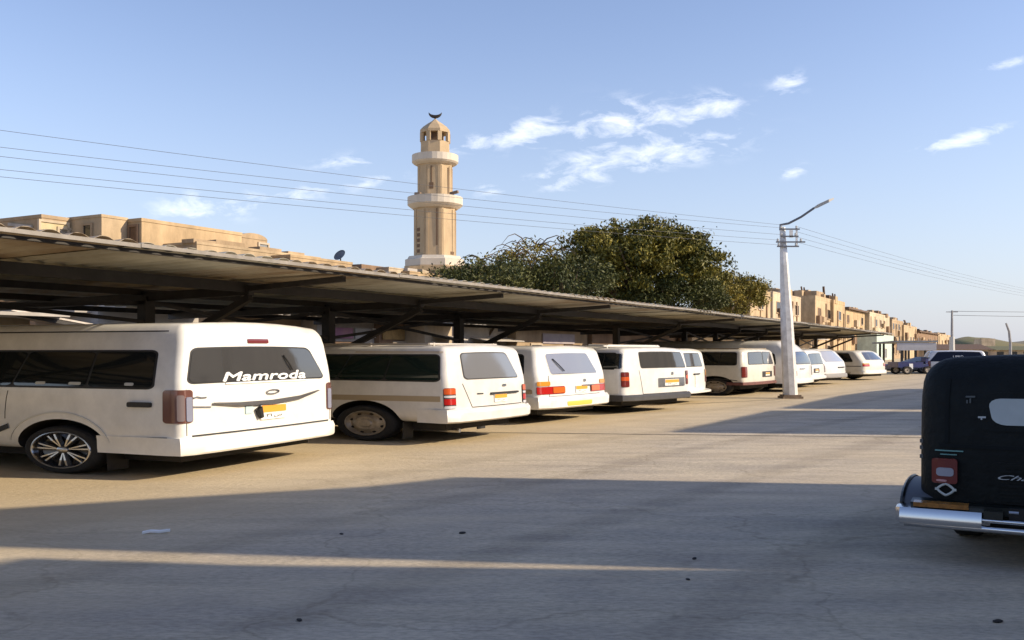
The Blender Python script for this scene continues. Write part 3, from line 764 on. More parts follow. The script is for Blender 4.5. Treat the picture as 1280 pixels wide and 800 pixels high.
# ---- van with long red and amber horizontal lamps
w3 = WHITE('white_paint', (.78, .775, .75))
v = Van('white minibus with wide horizontal red tail lights and yellow bumper strip', 678, 763, 16.3, 31.7, 7.0, 434, 512.5, w3,
        ((0, .0), (.2, .0), (.52, .02), (.95, .13), (1, .18)), SIDE_H, (None, .52, .246, 4.1, 'steel'), rad=(.12, .12, .09), bow=.09, crown=.035)
rf, sl = v.sh.rear(), v.sh.side(-1)
v.rear_window(v.RZ(693, 468.5), v.RZ(693, 443), (v.rx(693), v.rx(750)), (v.rx(689), v.rx(741)), mat('sky_tone_glass', (.28, .28, .30), .12, .45, coat=.6), .016, (.07, .04), w3)  # light grey of the reflected sky painted into the glass colour
v.side_windows(v.SZ(650, 468), v.SZ(650, 444), v.sy(659), v.sy(659) + 4.8, (v.sy(659) + 1.5, v.sy(659) + 3.2), rad=(.1, .05))
v.tail(v.RZ(690, 493), v.RZ(690, 483.5), -.02, .82, ((0, 1, RED),), (.03, .02))
for g in (-1, 1):
    v.mpatch('indicator', AMBER, v.sh.corner(g), v.RZ(690, 482.5), v.RZ(690, 477), (.0, .36), None, (.03, .02), .014)
    v.mpatch('tail_light', mat('orange_lens', (.60, .13, .02), .2, coat=.6), v.sh.corner(g), v.RZ(690, 491.8), v.RZ(690, 484.5), (.42, .80), None, (.02, .015), .030)
v.bumper(v.zb, v.RZ(690, 496), .6, w3, .12)
v.mpatch('reflector_strip', mat('yellow_strip', (.72, .55, .10), .4), lambda a, b, off=0: v.sh.pt(a, 0, b, off + .122), v.RZ(715, 504.2), v.RZ(715, 500.5), (v.rx(703), v.rx(733)), None, (.05, .012), .006)
plate(v.root, rf, v.rx(727), v.RZ(727, 486), .46, .13, .015)
v.handle(rf, v.rx(735), v.RZ(735, 481), .5, .022, DCHROME, 'tailgate_handle')
v.mpatch('badge', DCHROME, rf, v.RZ(731, 477), v.RZ(731, 473.5), (v.rx(730), v.rx(733)), None, (.02, .015), .012)
v.wiper(v.rx(707), v.RZ(707, 464), v.rx(696), v.RZ(696, 449.5)); v.mirror(-1, v.sy(664) + .1, v.SZ(662, 461))
v.seam(rf, [(v.rx(690), v.RZ(690, 470)), (v.rx(690), v.RZ(690, 496)), (v.rx(752), v.RZ(690, 496))], .012)
v.rack(2.0, 5.6, .03, mat('bare_roof_bar2', (.5, .46, .4), .5, .4))
v.mpatch('side_scuff', mat('brown_scuff', (.34, .27, .19), .8, 0, .5, 6), sl, v.SZ(664, 493), v.SZ(664, 487), (v.sy(671), v.sy(658)), None, (.06, .02), .003, skirt=.006)

# ---- square-backed van with dark bumper and rack
v = Van('square-backed white minibus with black rear bumper and framed plate', 782, 866, 19.0, 39.7, 7.2, 435.5, 502.5, w3,
        ((0, .0), (.3, .0), (.52, .01), (.95, .07), (1, .10)), ((0, .98), (.15, 1), (.55, 1), (.7, .98), (.95, .92), (1, .90)), (None, .52, .246, 4.2, 'steel'), rad=(.14, .14, .10), bow=.08, crown=.03)
rf, sl = v.sh.rear(), v.sh.side(-1)
v.rear_window(v.RZ(805, 460), v.RZ(805, 441.5), (v.rx(804), v.rx(861)), (v.rx(801), v.rx(858)), MIRR, .02, (.05, .04))
v.side_windows(v.SZ(770, 461), v.SZ(770, 442), v.sy(782.5), v.sy(782.5) + 5.0, (v.sy(755), v.sy(755) + 1.6), rad=(.1, .05))
v.tail(v.RZ(798, 483.5), v.RZ(798, 465), -.03, .22, ((0, .4, DRED), (.4, .7, mat('orange_red_lens', (.55, .09, .02), .2)), (.7, 1, DRED)))
v.bumper(v.zb, v.RZ(790, 494), .6, mat('dark_bumper', (.05, .05, .055), .6, 0, .2), .10)
v.mpatch('plate_frame', DCHROME, rf, v.RZ(840, 483), v.RZ(840, 472), (v.rx(823), v.rx(858)), None, (.02, .015), .012)
plate(v.root, rf, v.rx(840), v.RZ(840, 477.8), .62, .13, .02)
v.mpatch('badge', DCHROME, rf, v.RZ(841, 468.5), v.RZ(841, 465), (v.rx(840), v.rx(842.5)), None, (.02, .015), .012)
v.seam(rf, [(v.rx(801), v.RZ(801, 463)), (v.rx(805), v.RZ(801, 493)), (v.rx(862), v.RZ(801, 493))], .012)
v.rack(.7, 6.0, .05, mat('white_rack', (.66, .64, .60), .5))
m = MB(); m.box((.15, 1.0, v.zt + .06), (v.W * .74, .5, .055), rx=.03); m.build('roof_spoiler', w3, v.root)

# ---- its neighbour, seen past its corner
v = Van('white minibus almost hidden behind the square-backed van, only one rear corner showing', 845, 887, 22.4, 31, 7.0, 437, 493.5, w1,
        ((0, .0), (.3, .0), (.52, .01), (.95, .08), (1, .12)), SIDE_H, (None, .52, .246, 4.2, 'steel'), rad=(.14, .14, .10), bow=.08, crown=.03)
rf = v.sh.rear()
v.rear_window(v.RZ(870, 458), v.RZ(870, 443), (v.rx(851), v.rx(881)), (v.rx(851), v.rx(878)), MIRR, .02, (.05, .04))
v.side_windows(.86, 1.2, .5, 5.4, (2.1, 3.8)); v.tail(.5, .82, -.03, .2, ((0, .5, DRED), (.5, 1, AMBER)))
v.bumper(v.zb, v.RZ(870, 487), .6, w1, .16); v.handle(rf, v.rx(871), v.RZ(871, 467.5), .45, .03); v.seam(rf, [(v.rx(869), v.RZ(870, 467)), (v.rx(869), v.RZ(870, 484))], .02)

# ---- older van with split rear panes
w4 = WHITE('ivory_paint', (.72, .69, .60))
v = Van('ivory minibus with divided rear window and dark red tail lights, front of the lamp post', 932, 973, 27.1, 33, 6.9, 437, 482, w4,
        ((0, .0), (.35, .0), (.55, .01), (.95, .07), (1, .10)), SIDE_H, (893, .52, .246, 4.1, 'steel'), rad=(.16, .15, .10), bow=.08, crown=.04)
rf, sl = v.sh.rear(), v.sh.side(-1)
xm = (v.rx(939) + v.rx(969)) / 2
v.rear_window(v.RZ(940, 455.5), v.RZ(940, 441.5), (v.rx(938), xm - .03), (v.rx(938), xm - .03), MIRR, .02, (.05, .04))
v.rear_window(v.RZ(940, 455.5), v.RZ(940, 441.5), (xm + .03, v.rx(969)), (xm + .03, v.rx(967)), MIRR, .02, (.05, .04))
v.side_windows(v.SZ(900, 456), v.SZ(900, 441), v.sy(923), v.sy(923) + 4.8, (v.sy(899), v.sy(876)), rad=(.1, .05))
v.tail(v.RZ(936, 472), v.RZ(936, 458.5), -.04, .28, ((0, 1, DRED),))
v.bumper(v.zb - .0, v.RZ(936, 478), .5, mat('rust_red_bumper', (.16, .06, .05), .7, 0, .3), .07)
v.mpatch('plate_frame', BLACK, rf, v.RZ(958, 471), v.RZ(958, 464), (v.rx(953), v.rx(966)), None, (.02, .015), .01)
plate(v.root, rf, v.rx(959.5), v.RZ(958, 467.5), .42, .10, .016)
v.seam(sl, [(v.sy(925), v.SZ(925, 476)), (v.sy(895), v.SZ(895, 473))], .02, 'side_moulding', BLACK, .01)
v.rack(.3, 5.8, .03, mat('brown_load_bar', (.30, .24, .17), .8)); 

# ---- high-roof van by the lamp post
v = Van('tall high-roof white minibus standing right behind the lamp post', 997, 1019, 29.6, 30, 7.6, 427.5, 480, w3,
        ((0, .0), (.25, .0), (.5, .03), (.7, .12), (1, .55)), ((0, .97), (.12, 1), (.5, 1), (.7, .97), (1, .80)), (None, .52, .25, 4.6, 'steel'), rad=(.2, .2, .14), bow=.1, crown=.06)
rf = v.sh.rear()
v.rear_window(v.RZ(1002, 455), v.RZ(1002, 441), (v.rx(999), v.rx(1016)), (v.rx(999), v.rx(1014)), MIRR, .02, (.08, .05))
v.side_windows(.86, 1.2, .6, 5.6, (2.2, 3.9)); v.tail(.5, .82, -.03, .2, ((0, .5, DRED), (.5, 1, CLEAR)))
v.bumper(v.zb, v.RZ(1002, 474), .6, w3, .08); v.handle(rf, v.rx(1004), v.RZ(1002, 461), .5, .03, DCHROME)

v = Van('white minibus with small square plate frame between the tall van and the slant-backed one', 1012, 1034, 33.0, 30, 6.8, 438, 475, w3,
        ((0, .0), (.3, .0), (.52, .02), (.95, .12), (1, .16)), SIDE_H, (None, .52, .246, 4.1, 'steel'), rad=(.16, .15, .10), bow=.08, crown=.04)
rf = v.sh.rear()
v.rear_window(v.RZ(1024, 455), v.RZ(1024, 443), (v.rx(1015), v.rx(1031)), (v.rx(1015), v.rx(1029)), MIRR, .02, (.05, .04))
v.side_windows(.86, 1.15, .5, 5.2, (2.1, 3.6)); v.tail(.5, .82, -.03, .2, ((0, 1, DRED),)); v.bumper(v.zb, v.RZ(1024, 470), .6, w3, .08)
v.mpatch('plate_frame', BLACK, rf, v.RZ(1021, 466), v.RZ(1021, 460.5), (v.rx(1018), v.rx(1024)), None, (.02, .015), .01)
plate(v.root, rf, v.rx(1021), v.RZ(1021, 463.3), .4, .1, .016)

v = Van('white minibus with steeply slanted pale rear window next to the canopy end post', 1033.5, 1062, 36.2, 38, 6.8, 437, 473, w3,
        ((0, .0), (.35, .0), (.55, .04), (.95, .40), (1, .50)), SIDE_H, (None, .52, .246, 4.1, 'steel'), rad=(.2, .18, .12), bow=.14, crown=.04)
rf = v.sh.rear()
v.rear_window(v.RZ(1040, 452.5), v.RZ(1040, 439.5), (v.rx(1036.5), v.rx(1058)), (v.rx(1037), v.rx(1053)), mat('pale_dusty_glass', (.45, .45, .46), .2, .3, coat=.6), .012, (.07, .04), w3)
v.side_windows(.86, 1.15, .9, 5.2, (2.4, 3.8)); v.tail(.5, .72, -.03, .2, ((0, 1, CLEAR),)); v.bumper(v.zb, v.RZ(1040, 467), .6, mat('grey_bumper', (.22, .21, .20), .6), .08)
v.handle(rf, v.rx(1052), v.RZ(1040, 459.5), .8, .045)

v = Van('low ivory minibus with dark side glass, last in the row under the canopy end', 1083, 1111, 42.0, 42, 6.8, 439, 468, w4,
        ((0, .0), (.35, .0), (.55, .04), (.95, .40), (1, .50)), SIDE_H, (None, .52, .246, 4.1, 'steel'), rad=(.2, .18, .12), bow=.14, crown=.04)
rf = v.sh.rear()
v.rear_window(v.RZ(1090, 450), v.RZ(1090, 441), (v.rx(1087), v.rx(1107)), (v.rx(1088), v.rx(1102)), MIRR, .012, (.07, .04), w4)
v.side_windows(v.SZ(1065, 452), v.SZ(1065, 442), v.sy(1083) + .5, 5.4, (2.2, 3.8)); v.tail(v.RZ(1090, 458), v.RZ(1090, 454), -.02, .5, ((0, .6, RED), (.6, 1, AMBER)))
v.bumper(v.zb, v.RZ(1090, 463), .6, w4, .08)
v.seam(v.sh.side(-1), [(.1, .62), (5.0, .62)], .03, 'side_moulding', BLACK, .01)

# ================================================================== AUTO RICKSHAW
def build_rickshaw():
    P = atpx(1147, 5.85); ang = R(30); d = Vector((math.cos(ang), -math.sin(ang), 0)); W = 1.34
    root = empty('auto_rickshaw', P + d * W / 2, -ang)
    tag(root, 'black three-wheeled auto rickshaw with canvas hood and chrome rear bumper standing in shade', 'auto rickshaw')
    CAN = mat('black_canvas', (.006, .008, .008), .6, 0, .35, 9, .35, 30, spec=.22)
    BPA = mat('black_green_paint', (.006, .009, .008), .35, 0, .2, 5, coat=.15)
    ZT = 1.205
    hood = Shell(W, 2.3, .22, ZT, (.17, .14, .14), [(.22, .0), (.65, .0), (1.0, .04), (ZT, .12)], [(.6, 2.3), (1.2, 2.15)], [(.36, 1.0), (.95, 1.0), (ZT, .97)], .03, .03, .05)
    hood.body(18, 26, 18).build('canvas_hood', CAN, root, smooth=True)
    low = Shell(W - .06, 2.26, .29, .66, (.14, .14, .10), [(.3, .10), (.6, .08)], [(.3, 2.24), (.7, 2.24)], [(.3, .96), (.6, 1.0)], .05, .0, .25)
    low.body(16, 24, 14).build('body_tub', BPA, root, smooth=True)
    hr = hood.rear(); lr = hood.rear()
    def px_x(px):
        t = (px - 640) / F; return (t * P.y - P.x) / (d.x - t * d.y) - W / 2
    def pz(px, py):
        x = px_x(px) + W / 2; return zpx(py, P.y + d.y * x)
    # rear window of cloudy plastic in a sewn flap
    xw = px_x(1234); fl = patch(hr, pz(1250, 541), pz(1250, 494), (xw - .07, -xw + .07), (xw - .05, -xw + .05), (.10, .06), .006, 12, 6).build('window_flap', CAN, root)
    wz = patch(hr, pz(1250, 533), pz(1250, 501), (xw + .03, -xw - .03), (xw, -xw), (.07, .045), .012, 12, 6, .01).build('rear_window', mat('cloudy_plastic', (.44, .48, .48), .35, 0, .1, 4, coat=.3), root)
    for pts in ([(-W / 2 + .16, .70), (-W / 2 + .16, 1.08)], [(W / 2 - .16, .70), (W / 2 - .16, 1.08)], [(-W / 2 + .12, .685), (W / 2 - .12, .685)]):
        strip(hr, pts, .022, .006).build('hood_seam', mat('canvas_binding', (.010, .012, .013), .8, spec=.2), root)
    for z in (.66, .70, .605):          # strap buckles on the left edge
        m = MB(); q = hood.side(-1)(.10, max(z, .64), .01); m.box((q.x + .012, q.y, z), (.02, .04, .022)); m.build('strap_buckle', mat('dull_buckle', (.12, .12, .12), .5, .4), root)
    # engine lid with louvres
    xl = px_x(1238); lid = patch(lr, .36, .60, (xl, -xl), (xl, -xl), (.04, .03), .012, 8, 4).build('engine_lid', CAN, root)
    for k in range(5):
        z = .385 + k * .042
        strip(lr, [(xl + .05, z), (-xl - .05, z)], .016, .022).build('louvre', CAN, lid)
    # tail lamps
    for g in (-1, 1):
        x0, x1 = (px_x(1166), px_x(1197)) if g < 0 else (-px_x(1197), -px_x(1166))
        zb, zt = pz(1180, 604), pz(1180, 573)
        h = patch(lr, zb, zt, (x0, x1), (x0, x1), (.02, .015), .035, 4, 3, .045).build('tail_light', mat('rickshaw_red', (.15, .006, .006), .3, 0, coat=.5), root)
        patch(lr, zb + .045, zb + .095, (x0 + .03, x1 - .02), (x0 + .03, x1 - .02), (.02, .015), .042, 4, 3, .01).build('reversing_lens', mat('grey_lens', (.34, .34, .40), .3), h)
        patch(lr, zb + .012, zb + .024, (x0 + .03, x0 + .08), (x0 + .03, x0 + .08), (.01, .005), .042, 3, 2, .01).build('reflector', mat('pink_reflector', (.6, .3, .3), .3), h)
        # four-pointed emblem under the lamp
        cx, cz = g * abs(px_x(1183)), pz(1183, 611.5); e = MB(); n = 24
        e.tube([lr(cx + .043 * (abs(math.cos(t)) ** 1.7) * (1 if math.cos(t) > 0 else -1), cz + .034 * (abs(math.sin(t)) ** 1.5) * (1 if math.sin(t) > 0 else -1), .03) for t in [2 * math.pi * k / n for k in range(n + 1)]], .0075, 6, cap=False)
        for sx in (-1, 1): e.box(lr(cx + sx * .045, cz, .03), (.022, .012, .014))
        e.build('emblem', mat('pale_emblem', (.55, .58, .55), .5), root)
    # printed script and marks
    mk = mat('worn_white_print', (.50, .52, .52), .7); tq = mat('turquoise_print', (.16, .34, .32), .6)
    lettering(lr, 'Cha', px_x(1268), pz(1268, 600), .17, .028, .034, 1, .5).build('engine_lid_script', mk, root)
    for pxa, pxb, py, h, mt in ((1167, 1204, 563, .007, tq), (1175, 1196, 568, .006, tq), (1206, 1218, 498, .010, mat('faint_print', (.10, .11, .11), .7)), (1207, 1209, 504, .02, mat('faint_print', (.1, .11, .11), .7)),
                              (1211, 1213, 503, .028, mat('faint_print', (.1, .11, .11), .7)), (1222, 1232, 523, .010, mk), (1225.5, 1227.5, 525, .012, mk)):
        za = pz(pxa, py); fn = hr if za > .68 else lr
        x0, x1 = px_x(pxa), px_x(pxb); patch(fn, za - h / 2, za + h / 2, (x0, x1), (x0, x1), (.002, .002), .009, 6, 2, .004).build('printed_mark', mt, root)
    # rear deck, mudguards, bumper
    m = MB(); m.box((0, .02, .335), (W + .06, .20, .05), rx=.12); m.build('rear_deck', BPA, root)
    for g in (-1, 1):
        gm = MB(); vs_, n = [], 12; x0, x1 = g * (W / 2 - .12), g * (W / 2 + .085)
        for k in range(n + 1):
            a = math.pi * (-.02 + .80 * k / n); y, z = .42 - .42 * math.cos(a), .31 + .125 * math.sin(a)
            for x in (x0, x1): vs_ += [(x, y, z)]
            vs_ += [(x1 + g * .004, y, z - .05)]
        gm.add(vs_, [f for k in range(n) for f in ((3 * k, 3 * k + 1, 3 * k + 4, 3 * k + 3), (3 * k + 1, 3 * k + 2, 3 * k + 5, 3 * k + 4))])
        gd = gm.build('mudguard', mat('grey_mudguard', (.11, .115, .13), .5, .2), root, angle=50)
        e = MB(); e.tube([(x1 + g * .004, .42 - .42 * math.cos(math.pi * (-.02 + .80 * k / n)), .31 + .125 * math.sin(math.pi * (-.02 + .80 * k / n))) for k in range(n + 1)], .014, 6); e.build('mudguard_rim', BPA, gd)
        # end of the bumper: polished box with amber lamp on top
        b = MB(); xs = (g * (W / 2 + .115), g * (W / 2 - .36))
        prof = [(-.10, .216), (-.14, .228), (-.145, .270), (-.125, .318), (-.02, .328)]
        vs_ = []
        for i, x in enumerate((xs[0], xs[0] - g * .03, xs[1], xs[1] - g * .04)):
            sc = (.55, 1, 1, .4)[i]
            for y, z in prof: vs_.append((x, y * sc, .27 + (z - .27) * (.8 if i in (0, 3) else 1)))
        b.add(vs_, [(i * 5 + k, i * 5 + k + 1, (i + 1) * 5 + k + 1, (i + 1) * 5 + k) for i in range(3) for k in range(4)])
        fix_normals(b.build('bumper_end', CHROME, root, angle=35))
        a = MB(); a.box((g * (W / 2 - .14), -.085, .342), (.30, .06, .026), rx=.1); al = a.build('indicator', mat('dark_amber_lens', (.36, .15, .03), .25, 0, .4, 30, coat=.5), root)
        w = empty('wheel'); w.parent = root; c = (g * (W / 2 - .17), 1.0, .205)
        MB().lathe_x(c, [(-.13, .6), (-.13, .9), (-.11, 1), (.03, 1), (.05, .9), (.05, .7), (.03, .6)], .36, .205, 30, g).build('tyre', RUBBER, w, angle=40)
        MB().lathe_x(c, [(.03, .6), (0, .5), (.02, .2), (.02, .001)], .36, .205, 24, g).build('rim', DCHROME, w, angle=40)
        m = MB(); m.box((g * (W / 2 - .42), -.11, .30), (.10, .05, .06)); m.build('bumper_bracket', BPA, root)
        m = MB(); m.tube([(g * (W / 2 - .50), -.10, .33), (g * .12, -.10, .33)], .014, 6); m.build('guard_rail', DCHROME, root)
    m = MB(); m.tube([(-W / 2 - .06, -.12, .225), (W / 2 + .06, -.12, .225)], .020, 10); m.build('bumper_bar', CHROME, root, smooth=True)
    m = MB(); m.tube([(-W / 2 + .10, -.125, .275), (W / 2 - .10, -.125, .275)], .013, 8); m.build('bumper_bar', CHROME, root, smooth=True)
    m = MB(); m.box((0, -.06, .30), (.34, .10, .10)); m.build('silencer', UNDER, root)
    m = MB(); m.box((0, 1.0, .24), (W - .4, 1.6, .10)); m.build('underbody', UNDER, root)
    w = empty('wheel'); w.parent = root; c = (.05, 2.35, .205)
    MB().lathe_x(c, [(-.1, .6), (-.1, .9), (-.08, 1), (0, 1), (.02, .9), (.02, .6), (-.05, .2), (-.05, .001)], .36, .205, 30, 1).build('tyre', RUBBER, w, angle=40)
    MB().lathe_x(c, [(.015, .6), (0, .2), (.01, .001)], .36, .205, 24, 1).build('rim', DCHROME, w, angle=40)
    m = MB(); m.box((0, 2.42, .52), (.5, .35, .42), rx=-.25); m.build('front_cowl', BPA, root)
build_rickshaw()

# ================================================================== POLES AND WIRES
PAINTP = mat('grey_white_pole_paint', (.76, .75, .73), .55, .0, .2, 4, col2=(.58, .56, .53))
WIRE = mat('overhead_wire', (.09, .09, .10), .7)
LP = atpx(988, 25.9)
def build_lamp_post():
    root = empty('lamp_post', LP); tag(root, 'tall tapered grey-white lamp post with one arm on the open yard', 'lamp post')
    s = 25.9 / F; top = Vector((-10 * s, 0, zpx(284, 25.9)))
    m = MB(); rings = []
    for f, r in ((0, .200), (.12, .192), (.48, .165), (.55, .150), (1, .072)):
        rings.append((top * f + Vector((0, 0, .05 * (1 - f))), r))
    n = 8; vs_ = []
    for c, r in rings:
        for k in range(n):
            a = 2 * math.pi * (k + .5) / n; vs_.append((c.x + r * math.cos(a), c.y + r * math.sin(a), c.z))
    m.add(vs_, [(i * n + k, i * n + (k + 1) % n, (i + 1) * n + (k + 1) % n, (i + 1) * n + k) for i in range(4) for k in range(n)] + [tuple(range(4 * n, 5 * n))])
    m.build('shaft', PAINTP, root)
    m = MB(); m.prism([(-.27, -.27), (.27, -.27), (.27, .27), (-.27, .27)], 0, .06); m.prism([(-.23, -.23), (.23, -.23), (.23, .23), (-.23, .23)], .06, .10)
    m.build('base_plate', mat('rusty_base', (.25, .18, .12), .8, .1, .4, 10), root)
    dk = mat('dark_galvanised', (.20, .20, .21), .5, .5)
    a0 = top + Vector((-.06, 0, .0)); pts = [a0 + Vector((0, 0, -.08)), a0 + Vector((.0, 0, .06)), a0 + Vector((.22, -.02, .10)), a0 + Vector((.55, -.06, .27)), a0 + Vector((.88, -.1, .50))]
    m = MB(); m.tube(pts, .030, 8); m.build('arm', dk, root, angle=50)
    h = MB(); e = pts[-1]; q = e + Vector((.50, -.06, .24)); dv = (q - e)
    vs_ = []
    for f, wd, t in ((0, .04, .04), (.25, .10, .085), (.7, .11, .075), (1, .04, .035)):
        c = e + dv * f
        for sy, sz in ((-1, -.5), (1, -.5), (1, .6), (-1, .6)): vs_.append((c.x, c.y + sy * wd, c.z + sz * t))
    h.add(vs_, [(i * 4 + k, i * 4 + (k + 1) % 4, (i + 1) * 4 + (k + 1) % 4, (i + 1) * 4 + k) for i in range(3) for k in range(4)] + [(3, 2, 1, 0), (12, 13, 14, 15)])
    hd = fix_normals(h.build('lamp_head', mat('pale_lamp_head', (.48, .45, .40), .5, .2), root)); m = MB(); m.box(e + dv * .55 + Vector((0, 0, -.028)), (.26, .12, .02), ry=-math.atan2(dv.z, dv.x)); m.build('lamp_glass', mat('warm_lamp_glass', (.72, .60, .42), .3), hd)
    for k, (py, l, r) in enumerate(((287, -4, 20), (296, -4, 18), (303, -10, 26), (308.5, -9, 18))):
        z = zpx(py, 25.9); x = top.x * z / top.z; m = MB(); m.box((x + (l + r) / 2 * s, -.10, z), ((r - l) * s, .05, .035)); m.build('cross_arm', dk, root)
        for xx in (l * .8, r * .8):
            i = MB(); i.lathe_z((x + xx * s, -.10, z + .018), [(.02, 0), (.035, .02), (.02, .035), (.035, .05), (.018, .075)], 8); i.build('insulator', mat('porcelain', (.62, .62, .60), .3), root)
    m = MB(); m.box((top.x * .96 + 16 * s, -.10, zpx(297, 25.9)), (.05, .03, .48)); m.box((top.x * .96 + 9 * s, -.11, zpx(293, 25.9)), (.09, .03, .20)); m.build('insulator_rack', PAINTP, root)
    return root
build_lamp_post()

def pole(loc, h, r, label, arms=True, group=None, pale=0.0, bend=0.0):
    root = empty('utility_pole', loc); tag(root, label, 'utility pole', group)
    m = MB(); m.tube([(0, 0, 0), (0, 0, h * .5), (bend * .3, 0, h * .8), (bend, 0, h)], [r, r * .85, r * .7, r * .55], 8)
    m.build('shaft', mat('weathered_pole', (.34, .33, .32), .8, 0, .3, 3), root)
    if pale:
        m = MB(); m.lathe_z((0, 0, 0), [(r * 1.9, 0), (r * 1.6, pale)], 8); m.build('footing', mat('pale_footing', (.62, .60, .54), .8), root)
    if arms:
        m = MB(); m.box((bend, 0, h - .12), (.9, .06, .06)); m.build('cross_arm', mat('weathered_pole', (.34, .33, .32)), root)
    return root
PB, PC = Vector((-15.0, 9.0, 0)), Vector((34.4, 59.6, 0))
pole(PB, 4.9, .11, 'utility pole behind the canopy carrying the wires from the lamp post')
pole(PC, 4.9, .11, 'utility pole beyond the rickshaw carrying the wires from the lamp post')
PD, PE = atpx(1190, 75), atpx(1263, 98)
pole(PD, zpx(388, 75), .13, 'thin grey pole with pale footing behind the white pickup', True, None, zpx(421, 75))
pole(PE, zpx(404, 98), .17, 'slightly bent thin pole far off beside the green hill', False, None, .9, -.45)
PF = Vector((90, 95, 0)); pole(PF, 5.2, .14, 'utility pole standing on the open ground beyond the pickup')
def wire(p, q, sag, label, r=.011, grp='overhead wires'):
    p, q = Vector(p), Vector(q); n = 20; pts = [p.lerp(q, k / n) - Vector((0, 0, 4 * sag * (k / n) * (1 - k / n))) for k in range(n + 1)]
    m = MB(); m.tube(pts, r, 5); tag(m.build('overhead_wire', WIRE, smooth=True), label, 'wire', grp)
AT = LP + Vector((-.2, -.1, 0))
for lab_, (za, zb_) in zip(('topmost', 'second from the top', 'middle', 'second from the bottom', 'lowest'), ((4.66, 4.76), (4.58, 4.42), (4.40, 4.30), (4.25, 4.08), (4.12, 3.98))):
    wire(AT + Vector((0, 0, za)), PB + Vector((0, 0, zb_)), .15, 'black wire from lamp post past the minaret, %s of five' % lab_, .0036, 'wires between the lamp post and the pole behind the canopy')
for k, (za, zb_) in enumerate(((4.62, 4.75), (4.48, 4.62), (4.34, 4.48), (4.20, 4.32))):
    wire(AT + Vector((.35, 0, za)), PC + Vector((.1 * k, 0, zb_)), .22, 'thin wire from lamp post away over the rickshaw, %s of four' % ('topmost', 'second from the top', 'third from the top', 'lowest')[k], .0036, 'wires between the lamp post and the pole beyond the rickshaw')
wire(PD + Vector((0, 0, zpx(389, 75))), PF + Vector((0, 0, 5.1)), .1, 'thin wire from the pole behind the pickup, the upper one', .016)
wire(PD + Vector((0, 0, zpx(394, 75))), PF + Vector((0, 0, 4.9)), .25, 'thin wire from the pole behind the pickup, the lower sagging one', .016)

# ================================================================== HOUSES
def tone(n, c, var=.36): return mat(n, c, .9, 0, var, .8, .35, 12, spec=.2, detail=10, stretch=(1, 1, .45))
SAND = [tone('sand_plaster_a', (.50, .365, .215)), tone('sand_plaster_b', (.50, .38, .24)), tone('sand_plaster_c', (.42, .31, .195)), tone('pale_plaster', (.54, .44, .31)), tone('brown_plaster', (.27, .18, .115))]
DARKP = mat('dark_window_glass', (.015, .015, .017), .15); WOOD = mat('brown_timber', (.13, .075, .04), .7, 0, .35, 8); TRIM = tone('trim_plaster', (.52, .43, .32), .15)
SHUT = mat('steel_shutter', (.22, .23, .24), .5, .4, .3, 3); GREYP = mat('grey_render', (.42, .385, .34), .9, 0, .25, 1.2)

class House:
    def __init__(s, label, u0, u1, v0, depth, h, mt, name='house', cat='house', group=None, par=.18, rz=None, loc=None):
        s.root = empty(name, loc if loc is not None else UV(u0, v0), ROWZ if rz is None else rz); tag(s.root, label, cat, group)
        s.w, s.d, s.h = u1 - u0, depth, h
        m = MB(); m.box((s.w / 2, depth / 2, h / 2), (s.w, depth, h)); m.build('wall', mt, s.root)
        t = .14
        if par:
            for nm, c, dd in (('parapet', (s.w / 2, t / 2 - .02, h + par / 2), (s.w + .04, t, par)), ('parapet', (s.w / 2, depth - t / 2 + .02, h + par / 2), (s.w + .04, t, par)),
                              ('parapet', (t / 2 - .02, depth / 2, h + par / 2), (t, depth - 2 * t + .04, par)), ('parapet', (s.w - t / 2 + .02, depth / 2, h + par / 2), (t, depth - 2 * t + .04, par))):
                m = MB(); m.box(c, dd); m.build(nm, mt, s.root)
    def opening(s, face, a, z, w, h, kind='window', fm=TRIM, pm=DARKP, sill=True):
        """face 'f' looks at the yard, 'l' looks back along the row towards the viewer"""
        def at(a_, o, z_): return (a_, -o, z_) if face == 'f' else (-o, a_, z_)
        def bx(m, a_, z_, ww, hh, o0, o1):
            c = at(a_, (o0 + o1) / 2, z_); dd = (ww, o1 - o0, hh) if face == 'f' else (o1 - o0, ww, hh); m.box(c, dd)
        f = .07; m = MB()
        bx(m, a, z + h - f / 2, w, f, -.03, .05); bx(m, a, z + f / 2, w, f, -.03, .05)
        bx(m, a - w / 2 + f / 2, z + h / 2, f, h - 2 * f, -.03, .05); bx(m, a + w / 2 - f / 2, z + h / 2, f, h - 2 * f, -.03, .05)
        o = m.build(kind, fm, s.root)
        m = MB(); bx(m, a, z + h / 2, w - 2 * f, h - 2 * f, -.02, .012); m.build('pane' if kind == 'window' else 'leaf', pm, o)
        if sill and kind == 'window':
            m = MB(); bx(m, a, z - .03, w + .16, .05, -.02, .11); m.build('sill', fm, o)
        return o
    def roofbox(s, x, y, w, d, h, mt, name='roof_room'):
        m = MB(); m.box((x, y, s.h + h / 2), (w, d, h)); return m.build(name, mt, s.root)
    def rebar(s, n, rnd):
        for k in range(n):
            x, y = rnd.uniform(.15, s.w - .15), rnd.choice((.12, s.d - .2)); m = MB(); m.tube([(x, y, s.h), (x + rnd.uniform(-.06, .06), y, s.h + rnd.uniform(.3, .6))], .02, 5); m.build('rebar', mat('rusty_rebar', (.12, .07, .05), .8), s.root)

